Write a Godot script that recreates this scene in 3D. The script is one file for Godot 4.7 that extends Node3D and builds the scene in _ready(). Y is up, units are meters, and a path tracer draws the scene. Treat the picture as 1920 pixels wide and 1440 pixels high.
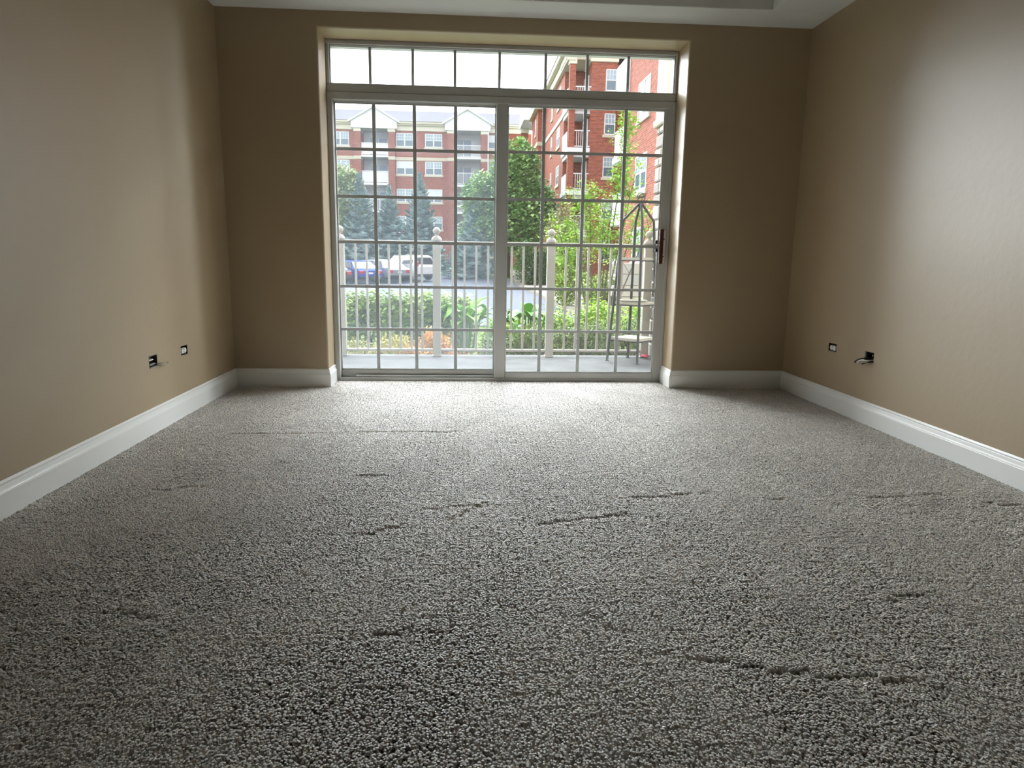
extends Node3D
# An empty carpeted living room with a gridded patio door, the patio behind it and brick apartment buildings beyond.

const XL := -2.138
const XR := 2.228
const ZR := 12.5          # rear wall, behind the camera
const H := 2.74
const O0 := -1.422       # patio door opening
const O1 := 1.303
const OT := 2.6265
const D := 0.26          # depth of the drywall reveal
const HB := 0.146        # baseboard height
const SLAB := -0.05
const WING := 6.25       # facade plane of the brick wing on the right

var rng := RandomNumberGenerator.new()
var used := {}
var M := {}

# ---------------------------------------------------------------- mesh builder
class MB:
	var v := PackedVector3Array()
	var n := PackedVector3Array()
	var c := PackedColorArray()
	var col := Color(1, 1, 1)
	var xf := Transform3D()

	func tri(a: Vector3, b: Vector3, d: Vector3) -> void:
		a = xf * a
		b = xf * b
		d = xf * d
		var m := (b - a).cross(d - a).normalized()
		v.append_array([a, d, b])
		n.append_array([m, m, m])
		c.append_array([col, col, col])

	func quad(a: Vector3, b: Vector3, d: Vector3, e: Vector3) -> void:
		tri(a, b, d)
		tri(a, d, e)

	func smooth(p: Array, m: Array) -> void:      # a quad, counter-clockwise, with its own normals
		var q := []
		var w := []
		for i in 4:
			q.append(xf * (p[i] as Vector3))
			w.append((xf.basis * (m[i] as Vector3)).normalized())
		for i in [0, 2, 1, 0, 3, 2]:
			v.append(q[i])
			n.append(w[i])
			c.append(col)

	func box(lo: Vector3, hi: Vector3, b := 0.0) -> void:
		var o := (lo + hi) / 2.0
		var h := (hi - lo) / 2.0
		h = h.abs()
		b = minf(b, minf(h.x, minf(h.y, h.z)) * 0.95)
		var f := func(ax: int, s: Vector3) -> Vector3:
			var p := Vector3(s.x * (h.x - b), s.y * (h.y - b), s.z * (h.z - b))
			p[ax] = s[ax] * h[ax]
			return o + p
		for ax in 3:
			var u := (ax + 1) % 3
			var w := (ax + 2) % 3
			for sg in [-1.0, 1.0]:
				var q := []
				for k in [[-1, -1], [1, -1], [1, 1], [-1, 1]]:
					var s := Vector3()
					s[ax] = sg
					s[u] = k[0]
					s[w] = k[1]
					q.append(f.call(ax, s))
				if sg > 0:
					quad(q[0], q[1], q[2], q[3])
				else:
					quad(q[0], q[3], q[2], q[1])
		if b <= 0.0:
			return
		for ax in 3:                               # edges along ax
			var u := (ax + 1) % 3
			var w := (ax + 2) % 3
			for su in [-1.0, 1.0]:
				for sw in [-1.0, 1.0]:
					var s0 := Vector3()
					s0[ax] = -1.0
					s0[u] = su
					s0[w] = sw
					var s1 := s0
					s1[ax] = 1.0
					var a: Vector3 = f.call(u, s0)
					var b2: Vector3 = f.call(u, s1)
					var d2: Vector3 = f.call(w, s1)
					var e2: Vector3 = f.call(w, s0)
					if su * sw > 0:
						quad(a, e2, d2, b2)
					else:
						quad(a, b2, d2, e2)
		for sx in [-1.0, 1.0]:
			for sy in [-1.0, 1.0]:
				for sz in [-1.0, 1.0]:
					var s := Vector3(sx, sy, sz)
					var a: Vector3 = f.call(0, s)
					var b2: Vector3 = f.call(1, s)
					var d2: Vector3 = f.call(2, s)
					if sx * sy * sz > 0:
						tri(a, b2, d2)
					else:
						tri(a, d2, b2)

	func tube(path: Array, radii: Array, segs := 8) -> void:
		var rings := []
		var norms := []
		var side := Vector3.ZERO
		for i in path.size():
			var t: Vector3 = (path[mini(i + 1, path.size() - 1)] - path[maxi(i - 1, 0)]).normalized()
			if side == Vector3.ZERO:
				side = t.cross(Vector3.UP if absf(t.y) < 0.9 else Vector3.RIGHT).normalized()
			side = (side - t * side.dot(t)).normalized()
			var up := t.cross(side)
			var r: float = radii[mini(i, radii.size() - 1)]
			var ring := []
			var nn := []
			for k in segs:
				var a := TAU * k / segs
				var d := side * cos(a) + up * sin(a)
				ring.append(path[i] + d * r)
				nn.append(d)
			rings.append(ring)
			norms.append(nn)
		for i in path.size() - 1:
			for k in segs:
				var j := (k + 1) % segs
				smooth([rings[i][k], rings[i][j], rings[i + 1][j], rings[i + 1][k]], [norms[i][k], norms[i][j], norms[i + 1][j], norms[i + 1][k]])
		for k in range(1, segs - 1):
			tri(rings[0][0], rings[0][k + 1], rings[0][k])
			var l: Array = rings[-1]
			tri(l[0], l[k], l[k + 1])

	func lathe(prof: Array, segs := 16) -> void:   # [radius, height] pairs from the bottom up
		for i in prof.size() - 1:
			var a: Vector2 = prof[i]
			var b: Vector2 = prof[i + 1]
			var t := (b - a).normalized()
			for k in segs:
				var p := TAU * k / segs
				var q := TAU * (k + 1) / segs
				var dp := Vector3(cos(p), 0, -sin(p))
				var dq := Vector3(cos(q), 0, -sin(q))
				var np := dp * t.y - Vector3(0, t.x, 0)
				var nq := dq * t.y - Vector3(0, t.x, 0)
				smooth([dp * a.x + Vector3(0, a.y, 0), dq * a.x + Vector3(0, a.y, 0), dq * b.x + Vector3(0, b.y, 0), dp * b.x + Vector3(0, b.y, 0)], [np, nq, nq, np])

	func ball(o: Vector3, r: float, segs := 14) -> void:
		var keep := xf
		xf = xf * Transform3D(Basis(), o)
		var pr := []
		for i in segs / 2 + 1:
			var a := -PI / 2 + PI * i / (segs / 2)
			pr.append(Vector2(maxf(cos(a) * r, 0.0001), sin(a) * r))
		lathe(pr, segs)
		xf = keep

	func prism(poly: PackedVector2Array, z0: float, z1: float) -> void:   # counter-clockwise polygon in xy, z0 < z1
		var t := Geometry2D.triangulate_polygon(poly)
		for i in range(0, t.size(), 3):
			var a := poly[t[i]]
			var b := poly[t[i + 1]]
			var d := poly[t[i + 2]]
			if (b - a).cross(d - a) < 0:
				var s := b
				b = d
				d = s
			tri(Vector3(a.x, a.y, z1), Vector3(b.x, b.y, z1), Vector3(d.x, d.y, z1))
			tri(Vector3(a.x, a.y, z0), Vector3(d.x, d.y, z0), Vector3(b.x, b.y, z0))
		for i in poly.size():
			var a := poly[i]
			var b := poly[(i + 1) % poly.size()]
			quad(Vector3(a.x, a.y, z1), Vector3(a.x, a.y, z0), Vector3(b.x, b.y, z0), Vector3(b.x, b.y, z1))

	func mesh() -> ArrayMesh:
		var a := []
		a.resize(Mesh.ARRAY_MAX)
		a[Mesh.ARRAY_VERTEX] = v
		a[Mesh.ARRAY_NORMAL] = n
		a[Mesh.ARRAY_COLOR] = c
		var m := ArrayMesh.new()
		m.add_surface_from_arrays(Mesh.PRIMITIVE_TRIANGLES, a)
		return m


# ---------------------------------------------------------------- naming
func numbered(called: String) -> String:
	var k: int = used.get(called, -1) + 1
	used[called] = k
	return called if k == 0 else "%s_%03d" % [called, k]

func tag(o: Node3D, label := "", category := "", group := "", kind := "") -> Node3D:
	if label: o.set_meta("label", label)
	if category: o.set_meta("category", category)
	if group: o.set_meta("group", group)
	if kind: o.set_meta("kind", kind)
	return o

func thing(called: String, label: String, category: String, at := Vector3.ZERO, turn := 0.0, group := "", kind := "") -> Node3D:
	var o := Node3D.new()
	o.name = numbered(called)
	add_child(o, true)
	o.position = at
	o.rotation.y = turn
	tag(o, label, category, group, kind)
	return o

func part(parent: Node3D, called: String, mesh: Mesh, mat: Material, at := Transform3D(), label := "") -> MeshInstance3D:
	var o := MeshInstance3D.new()
	o.name = numbered(called) if parent == self else called_in(parent, called)
	o.mesh = mesh
	o.material_override = mat
	o.transform = at
	parent.add_child(o, true)
	if label: o.set_meta("label", label)
	return o

func called_in(parent: Node3D, called: String) -> String:
	if not parent.has_node(NodePath(called)):
		return called
	var k: int = parent.get_meta("n_" + called, 0) + 1
	parent.set_meta("n_" + called, k)
	return "%s_%03d" % [called, k]

func bx(lo: Vector3, hi: Vector3, b := 0.0) -> ArrayMesh:
	var m := MB.new()
	m.box(lo, hi, b)
	return m.mesh()

func boxes(list: Array, b := 0.0) -> ArrayMesh:
	var m := MB.new()
	for q in list:
		m.box(Vector3(q[0], q[1], q[2]), Vector3(q[3], q[4], q[5]), b)
	return m.mesh()

func scatter(parent: Node3D, called: String, mesh: Mesh, mat: Material, placed: Array, colors: Array) -> MultiMeshInstance3D:
	var mm := MultiMesh.new()
	mm.transform_format = MultiMesh.TRANSFORM_3D
	mm.use_colors = true
	mm.mesh = mesh
	mm.instance_count = placed.size()
	var b := PackedFloat32Array()
	b.resize(placed.size() * 16)
	for i in placed.size():
		var t: Transform3D = placed[i]
		var k := i * 16
		for r in 3:
			b[k + r * 4] = t.basis.x[r]
			b[k + r * 4 + 1] = t.basis.y[r]
			b[k + r * 4 + 2] = t.basis.z[r]
			b[k + r * 4 + 3] = t.origin[r]
		var q: Color = colors[i]
		b[k + 12] = q.r
		b[k + 13] = q.g
		b[k + 14] = q.b
		b[k + 15] = 1.0
	mm.buffer = b
	var o := MultiMeshInstance3D.new()
	o.multimesh = mm
	o.material_override = mat
	o.name = called_in(parent, called) if parent != self else numbered(called)
	o.set_meta("kind", "stuff")
	parent.add_child(o, true)
	return o

# ---------------------------------------------------------------- materials
func mat(c: Color, rough := 0.7, metal := 0.0, spec := 0.5) -> StandardMaterial3D:
	var m := StandardMaterial3D.new()
	m.albedo_color = c
	m.roughness = rough
	m.metallic = metal
	m.metallic_specular = spec
	return m

func rgb(r: int, g: int, b: int) -> Color:
	return Color(r / 255.0, g / 255.0, b / 255.0)

func noise_tex(freq: float, size: int, sd: int, ramp: Gradient = null, normal := 0.0) -> NoiseTexture2D:
	var f := FastNoiseLite.new()
	f.seed = sd
	f.frequency = freq
	f.fractal_octaves = 4
	var t := NoiseTexture2D.new()
	t.width = size
	t.height = size
	t.seamless = true
	t.noise = f
	if ramp: t.color_ramp = ramp
	if normal > 0.0:
		t.as_normal_map = true
		t.bump_strength = normal
	return t

func ramp(a: Color, b: Color, d: Color) -> Gradient:
	var g := Gradient.new()
	g.colors = PackedColorArray([a, b, d])
	g.offsets = PackedFloat32Array([0.2, 0.5, 0.8])
	return g

func brick_material() -> StandardMaterial3D:
	var im := Image.create(512, 512, false, Image.FORMAT_RGB8)
	var hm := Image.create(512, 512, false, Image.FORMAT_RGB8)
	var r := RandomNumberGenerator.new()
	r.seed = 7
	var rows := 20
	var cols := 8
	im.fill(rgb(156, 134, 120))
	hm.fill(Color(0.25, 0.25, 0.25))
	for j in rows:
		var y0 := int(j * 512.0 / rows)
		var y1 := int((j + 1) * 512.0 / rows)
		for i in cols:
			var off := 32 if j % 2 else 0
			var x0 := i * 64 + off
			var t := r.randf()
			var k := r.randf_range(0.86, 1.1)
			var q := Color(0.55, 0.27, 0.20).lerp(Color(0.62, 0.34, 0.25), t) * k
			for part_x in [[x0 + 2, mini(x0 + 62, 512)], [x0 + 2 - 512, x0 + 62 - 512]]:
				var a: int = maxi(part_x[0], 0)
				var e: int = part_x[1]
				if e > a:
					im.fill_rect(Rect2i(a, y0 + 2, e - a, y1 - y0 - 4), q)
					hm.fill_rect(Rect2i(a, y0 + 2, e - a, y1 - y0 - 4), Color(0.8, 0.8, 0.8))
	var m := mat(Color(1, 1, 1), 0.9, 0.0, 0.3)
	m.albedo_texture = ImageTexture.create_from_image(im)
	m.heightmap_enabled = true
	m.heightmap_texture = ImageTexture.create_from_image(hm)
	m.heightmap_scale = 1.0
	m.uv1_triplanar = true
	m.uv1_world_triplanar = true
	m.uv1_triplanar_sharpness = 30.0
	m.uv1_scale = Vector3.ONE / 1.6
	return m

func textured(a: Color, b: Color, d: Color, freq: float, metres: float, rough: float, sd: int, spec := 0.4) -> StandardMaterial3D:
	var m := mat(Color(1, 1, 1), rough, 0.0, spec)
	m.albedo_texture = noise_tex(freq, 512, sd, ramp(a, b, d))
	m.uv1_triplanar = true
	m.uv1_world_triplanar = true
	m.uv1_scale = Vector3.ONE / metres
	return m

func leafy(c: Color, back := 0.35) -> StandardMaterial3D:
	var m := mat(c, 0.6, 0.0, 0.3)
	m.vertex_color_use_as_albedo = true
	m.backlight_enabled = true
	m.backlight = Color(back, back, back * 0.6)
	m.cull_mode = BaseMaterial3D.CULL_DISABLED
	return m

func make_materials() -> void:
	var w := mat(rgb(160, 140, 109), 0.45, 0.0, 1.0)
	w.normal_enabled = true
	w.normal_texture = noise_tex(0.02, 512, 3, null, 1.5)
	w.normal_scale = 0.25
	w.uv1_triplanar = true
	w.uv1_world_triplanar = true
	w.uv1_scale = Vector3.ONE / 0.7
	M.wall = w
	M.ceiling = mat(rgb(206, 206, 200), 0.8)
	M.trim = mat(rgb(232, 232, 228), 0.3)
	M.vinyl = mat(rgb(178, 178, 174), 0.4)
	M.grille = mat(rgb(170, 172, 170), 0.6)
	M.gasket = mat(rgb(34, 34, 34), 0.6)
	var g := mat(Color(1, 1, 1, 0.03), 0.0)
	g.transparency = BaseMaterial3D.TRANSPARENCY_ALPHA
	M.glass = g
	var hz := mat(Color(0.84, 0.90, 0.96, 0.09), 0.6, 0.0, 0.2)
	hz.transparency = BaseMaterial3D.TRANSPARENCY_ALPHA
	M.haze = hz
	M.maroon = mat(rgb(70, 16, 14), 0.35)
	M.black = mat(rgb(16, 15, 15), 0.6)
	M.boxblue = mat(rgb(40, 36, 40), 0.5)
	M.white = mat(rgb(236, 236, 230), 0.35)
	M.steel = mat(rgb(170, 170, 172), 0.35, 0.8)
	M.base = textured(rgb(150, 138, 122), rgb(170, 158, 142), rgb(190, 178, 162), 0.05, 0.2, 0.95, 5)
	var cp := mat(Color(1, 1, 1), 0.5, 0.0, 1.0)
	cp.vertex_color_use_as_albedo = true
	cp.rim_enabled = true
	cp.rim = 0.3
	cp.backlight_enabled = true
	cp.backlight = Color(0.4, 0.4, 0.38)
	M.pile = cp
	# outdoors
	M.brick = brick_material()
	M.lime = mat(rgb(190, 183, 162), 0.85)
	M.outwhite = mat(rgb(214, 216, 216), 0.6)
	M.siding = mat(rgb(208, 211, 212), 0.8)
	M.roof = textured(rgb(78, 76, 84), rgb(92, 90, 98), rgb(108, 106, 112), 0.06, 2.0, 0.95, 11)
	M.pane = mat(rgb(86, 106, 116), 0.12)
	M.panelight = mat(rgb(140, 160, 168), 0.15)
	M.blind = mat(rgb(205, 210, 210), 0.6)
	M.doorblue = mat(rgb(84, 100, 130), 0.15)
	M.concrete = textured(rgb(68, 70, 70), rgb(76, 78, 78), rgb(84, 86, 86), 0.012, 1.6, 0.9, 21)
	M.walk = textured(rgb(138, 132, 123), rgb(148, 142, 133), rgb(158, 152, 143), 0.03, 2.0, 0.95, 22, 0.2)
	M.asphalt = textured(rgb(98, 103, 114), rgb(107, 112, 122), rgb(117, 121, 130), 0.03, 3.0, 0.95, 23, 0.1)
	M.lawn = textured(rgb(70, 88, 40), rgb(88, 104, 52), rgb(104, 112, 64), 0.05, 2.0, 1.0, 24, 0.1)
	M.mulch = textured(rgb(70, 58, 46), rgb(92, 78, 62), rgb(116, 100, 82), 0.08, 0.5, 1.0, 25)
	M.rail = mat(rgb(150, 147, 136), 0.55)
	M.bronze = mat(rgb(38, 42, 40), 0.5)
	M.shelf = textured(rgb(150, 146, 132), rgb(168, 164, 150), rgb(182, 178, 164), 0.08, 0.2, 0.8, 26)
	M.stone = mat(rgb(156, 152, 143), 0.9)
	M.stoneb = mat(rgb(138, 133, 126), 0.9)
	M.stonec = mat(rgb(164, 157, 143), 0.9)
	M.mortar = mat(rgb(128, 125, 119), 0.95)
	M.bark = textured(rgb(70, 62, 54), rgb(88, 80, 72), rgb(112, 104, 94), 0.05, 0.4, 0.95, 27)
	M.birch = textured(rgb(70, 62, 56), rgb(92, 84, 76), rgb(124, 114, 106), 0.05, 0.3, 0.9, 28)
	M.leaf = leafy(Color(1, 1, 1))
	M.leafbroad = leafy(rgb(122, 168, 74), 0.35)
	M.leafdark = leafy(rgb(82, 132, 52), 0.35)
	M.leafdark.roughness = 0.35
	M.greenstem = mat(rgb(96, 130, 66), 0.6)
	M.pink = mat(rgb(214, 70, 104), 0.6)
	M.outcream = mat(rgb(204, 199, 178), 0.7)
	M.tail = mat(rgb(176, 22, 30), 0.2)
	M.carglass = mat(rgb(40, 50, 58), 0.05)
	M.carblue = mat(rgb(40, 66, 160), 0.2, 0.2)
	M.carsilver = mat(rgb(150, 154, 160), 0.25, 0.3)
	M.carwhite = mat(rgb(205, 206, 206), 0.25)
	M.cargrey = mat(rgb(70, 74, 82), 0.25, 0.3)
	M.step = mat(rgb(132, 108, 88), 0.9)
	M.needle = leafy(Color(1, 1, 1), 0.1)

# ---------------------------------------------------------------- room
func wall_sheet(holes: Array, u0: float, u1: float, h: float, thick: float, place: Callable) -> ArrayMesh:
	# a wall from u0 to u1 and 0 to h with rectangular holes [u0, y0, u1, y1]; place(u, y, depth) gives the point
	var us := [u0, u1]
	var ys := [-0.2, h]
	for q in holes:
		us.append_array([q[0], q[2]])
		ys.append_array([q[1], q[3]])
	us.sort()
	ys.sort()
	var m := MB.new()
	var solid := func(a: float, b: float) -> bool:
		for q in holes:
			if a > q[0] and a < q[2] and b > q[1] and b < q[3]:
				return false
		return true
	for i in us.size() - 1:
		for j in ys.size() - 1:
			if us[i + 1] - us[i] < 1e-6 or ys[j + 1] - ys[j] < 1e-6 or not solid.call((us[i] + us[i + 1]) / 2.0, (ys[j] + ys[j + 1]) / 2.0):
				continue
			for dz in [0.0, thick]:
				var a: Vector3 = place.call(us[i], ys[j], dz)
				var b: Vector3 = place.call(us[i + 1], ys[j], dz)
				var d: Vector3 = place.call(us[i + 1], ys[j + 1], dz)
				var e: Vector3 = place.call(us[i], ys[j + 1], dz)
				if dz == 0.0: m.quad(a, b, d, e)
				else: m.quad(a, e, d, b)
	for q in holes + [[u0, -0.2, u1, h]]:
		var r := [[q[0], q[1]], [q[2], q[1]], [q[2], q[3]], [q[0], q[3]]]
		for k in 4:
			var a = r[k]
			var b = r[(k + 1) % 4]
			m.quad(place.call(a[0], a[1], 0.0), place.call(a[0], a[1], thick), place.call(b[0], b[1], thick), place.call(b[0], b[1], 0.0))
	return m.mesh()

func opening_wall() -> ArrayMesh:
	# the back wall: front face at z = 0, rounded drywall corners into the reveal
	var m := MB.new()
	var r := 0.014
	var x0 := XL - 0.2
	var x1 := XR + 0.2
	var t := H + 0.3
	m.quad(Vector3(x0, -0.2, 0), Vector3(O0 - r, -0.2, 0), Vector3(O0 - r, t, 0), Vector3(x0, t, 0))
	m.quad(Vector3(O1 + r, -0.2, 0), Vector3(x1, -0.2, 0), Vector3(x1, t, 0), Vector3(O1 + r, t, 0))
	m.quad(Vector3(O0 - r, OT + r, 0), Vector3(O1 + r, OT + r, 0), Vector3(O1 + r, t, 0), Vector3(O0 - r, t, 0))
	var n := 5
	for k in n:
		var a := PI / 2 * k / n
		var b := PI / 2 * (k + 1) / n
		var off := func(g: float) -> Vector2: return Vector2(r - r * sin(g), -r + r * cos(g))
		var p: Vector2 = off.call(a)
		var q: Vector2 = off.call(b)
		m.smooth([Vector3(O0 - p.x, -0.2, p.y), Vector3(O0 - q.x, -0.2, q.y), Vector3(O0 - q.x, OT + q.x, q.y), Vector3(O0 - p.x, OT + p.x, p.y)],
			[Vector3(sin(a), 0, cos(a)), Vector3(sin(b), 0, cos(b)), Vector3(sin(b), 0, cos(b)), Vector3(sin(a), 0, cos(a))])
		m.smooth([Vector3(O1 + q.x, -0.2, q.y), Vector3(O1 + p.x, -0.2, p.y), Vector3(O1 + p.x, OT + p.x, p.y), Vector3(O1 + q.x, OT + q.x, q.y)],
			[Vector3(-sin(b), 0, cos(b)), Vector3(-sin(a), 0, cos(a)), Vector3(-sin(a), 0, cos(a)), Vector3(-sin(b), 0, cos(b))])
		m.smooth([Vector3(O0 - q.x, OT + q.x, q.y), Vector3(O1 + q.x, OT + q.x, q.y), Vector3(O1 + p.x, OT + p.x, p.y), Vector3(O0 - p.x, OT + p.x, p.y)],
			[Vector3(0, -sin(b), cos(b)), Vector3(0, -sin(b), cos(b)), Vector3(0, -sin(a), cos(a)), Vector3(0, -sin(a), cos(a))])
	var e := -0.42
	m.quad(Vector3(O0, -0.2, -r), Vector3(O0, -0.2, e), Vector3(O0, OT, e), Vector3(O0, OT, -r))
	m.quad(Vector3(O1, -0.2, e), Vector3(O1, -0.2, -r), Vector3(O1, OT, -r), Vector3(O1, OT, e))
	m.quad(Vector3(O0, OT, e), Vector3(O1, OT, e), Vector3(O1, OT, -r), Vector3(O0, OT, -r))
	m.quad(Vector3(O0, -0.2, e), Vector3(x0, -0.2, e), Vector3(x0, t, e), Vector3(O0, t, e))
	m.quad(Vector3(x1, -0.2, e), Vector3(O1, -0.2, e), Vector3(O1, t, e), Vector3(x1, t, e))
	m.quad(Vector3(O1, OT, e), Vector3(O0, OT, e), Vector3(O0, t, e), Vector3(O1, t, e))
	m.quad(Vector3(x0, t, 0), Vector3(x1, t, 0), Vector3(x1, t, e), Vector3(x0, t, e))
	m.quad(Vector3(x0, -0.2, e), Vector3(x0, -0.2, 0), Vector3(x0, t, 0), Vector3(x0, t, e))
	m.quad(Vector3(x1, -0.2, 0), Vector3(x1, -0.2, e), Vector3(x1, t, e), Vector3(x1, t, 0))
	return m.mesh()

# baseboard profile: [out from wall, height]
const PROFILE := [[0.016, -0.012], [0.016, 0.098], [0.0148, 0.1], [0.0148, 0.1035], [0.0125, 0.106], [0.0105, 0.112], [0.0075, 0.128], [0.0065, 0.130], [0.0085, 0.133], [0.0085, 0.138], [0.005, 0.143], [0.003, 0.146], [0.0, 0.146]]

func baseboard(path: Array, outs: Array) -> ArrayMesh:
	# path: corners along the wall's foot (Vector3), outs: outward (into the room) offset direction at each corner
	var m := MB.new()
	for i in path.size() - 1:
		for k in PROFILE.size() - 1:
			var p = PROFILE[k]
			var q = PROFILE[k + 1]
			var a: Vector3 = path[i] + outs[i] * p[0] + Vector3(0, p[1], 0)
			var b: Vector3 = path[i + 1] + outs[i + 1] * p[0] + Vector3(0, p[1], 0)
			var d: Vector3 = path[i + 1] + outs[i + 1] * q[0] + Vector3(0, q[1], 0)
			var e: Vector3 = path[i] + outs[i] * q[0] + Vector3(0, q[1], 0)
			m.quad(a, b, d, e)
	for s in [0, path.size() - 1]:
		for k in range(1, PROFILE.size() - 1):
			var p := func(j: int) -> Vector3: return path[s] + outs[s] * PROFILE[j][0] + Vector3(0, PROFILE[j][1], 0)
			var o: Vector3 = path[s] + Vector3(0, -0.012, 0)
			m.tri(o, p.call(k), p.call(k + 1))
			m.tri(o, p.call(k - 1), p.call(k))
	return m.mesh()

func build_room() -> void:
	var st := "structure"
	var fl := tag(part(self, "floor", bx(Vector3(XL - 0.15, -0.2, -0.27), Vector3(XR + 0.15, -0.012, ZR + 0.15)), M.base), "beige cut-pile carpet floor with vacuum tracks and creases", "floor", "", st)
	carpet(fl)
	tag(part(self, "wall_back", opening_wall(), M.wall), "shaded beige wall around the patio door opening", "wall", "", st)
	var left_holes := [[-1.421, 0.376, -1.314, 0.442], [-0.98, 0.383, -0.875, 0.443]]
	var right_holes := [[0.68, 0.407, 0.788, 0.463], [1.131, 0.402, 1.236, 0.465]]
	tag(part(self, "wall_left", wall_sheet(left_holes, -ZR - 0.15, 0.0, H + 0.3, 0.16, func(u, y, d): return Vector3(XL - d, y, -u)), M.wall), "beige satin wall with an open wire box facing the other side wall", "wall", "", st)
	tag(part(self, "wall_right", wall_sheet(right_holes, 0.0, ZR + 0.15, H + 0.3, 0.16, func(u, y, d): return Vector3(XR + d, y, u)), M.wall), "beige satin wall with a bright sheen on the side of the plant stand", "wall", "", st)
	tag(part(self, "wall_rear", bx(Vector3(XL - 0.16, -0.2, ZR), Vector3(XR + 0.16, H + 0.3, ZR + 0.16)), M.wall), "plain beige wall at the rear of the room", "wall", "", st)
	# ceiling: a soffit border round a raised tray
	var c := [XL - 0.16, XR + 0.16, -0.0, ZR + 0.16]
	var t := [-1.70, 1.77, 0.345, ZR - 0.45]
	var th := H + 0.16
	var m := MB.new()
	m.box(Vector3(c[0], H, c[2]), Vector3(c[1], th, t[2]), 0.004)
	m.box(Vector3(c[0], H, t[3]), Vector3(c[1], th, c[3]), 0.004)
	m.box(Vector3(c[0], H, t[2]), Vector3(t[0], th, t[3]), 0.004)
	m.box(Vector3(t[1], H, t[2]), Vector3(c[1], th, t[3]), 0.004)
	m.box(Vector3(c[0], th, c[2]), Vector3(c[1], th + 0.14, c[3]))
	tag(part(self, "ceiling", m.mesh(), M.ceiling), "white tray ceiling with a flat soffit border", "ceiling", "", st)
	var i2 := 1.0
	tag(part(self, "baseboard_left", baseboard([Vector3(XL, 0, ZR), Vector3(XL, 0, 0)], [Vector3(1, 0, 0), Vector3(1, 0, i2)]), M.trim), "tall white baseboard under the open wire box with straight thin wires", "baseboard", "", st)
	tag(part(self, "baseboard_right", baseboard([Vector3(XR, 0, 0), Vector3(XR, 0, ZR)], [Vector3(-1, 0, i2), Vector3(-1, 0, 0)]), M.trim), "tall white baseboard under the open box with curled black wires", "baseboard", "", st)
	tag(part(self, "baseboard_back", baseboard([Vector3(XL, 0, 0), Vector3(O0, 0, 0), Vector3(O0, 0, -D)], [Vector3(1, 0, 1), Vector3(1, 0, 1), Vector3(1, 0, 0)]), M.trim), "short white baseboard turning into the door reveal on the fixed panel side", "baseboard", "", st)
	tag(part(self, "baseboard_back", baseboard([Vector3(O1, 0, -D), Vector3(O1, 0, 0), Vector3(XR, 0, 0)], [Vector3(-1, 0, 0), Vector3(-1, 0, 1), Vector3(-1, 0, 1)]), M.trim), "short white baseboard turning into the door reveal below the maroon handle side", "baseboard", "", st)
	build_door()
	build_outlets()

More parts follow.
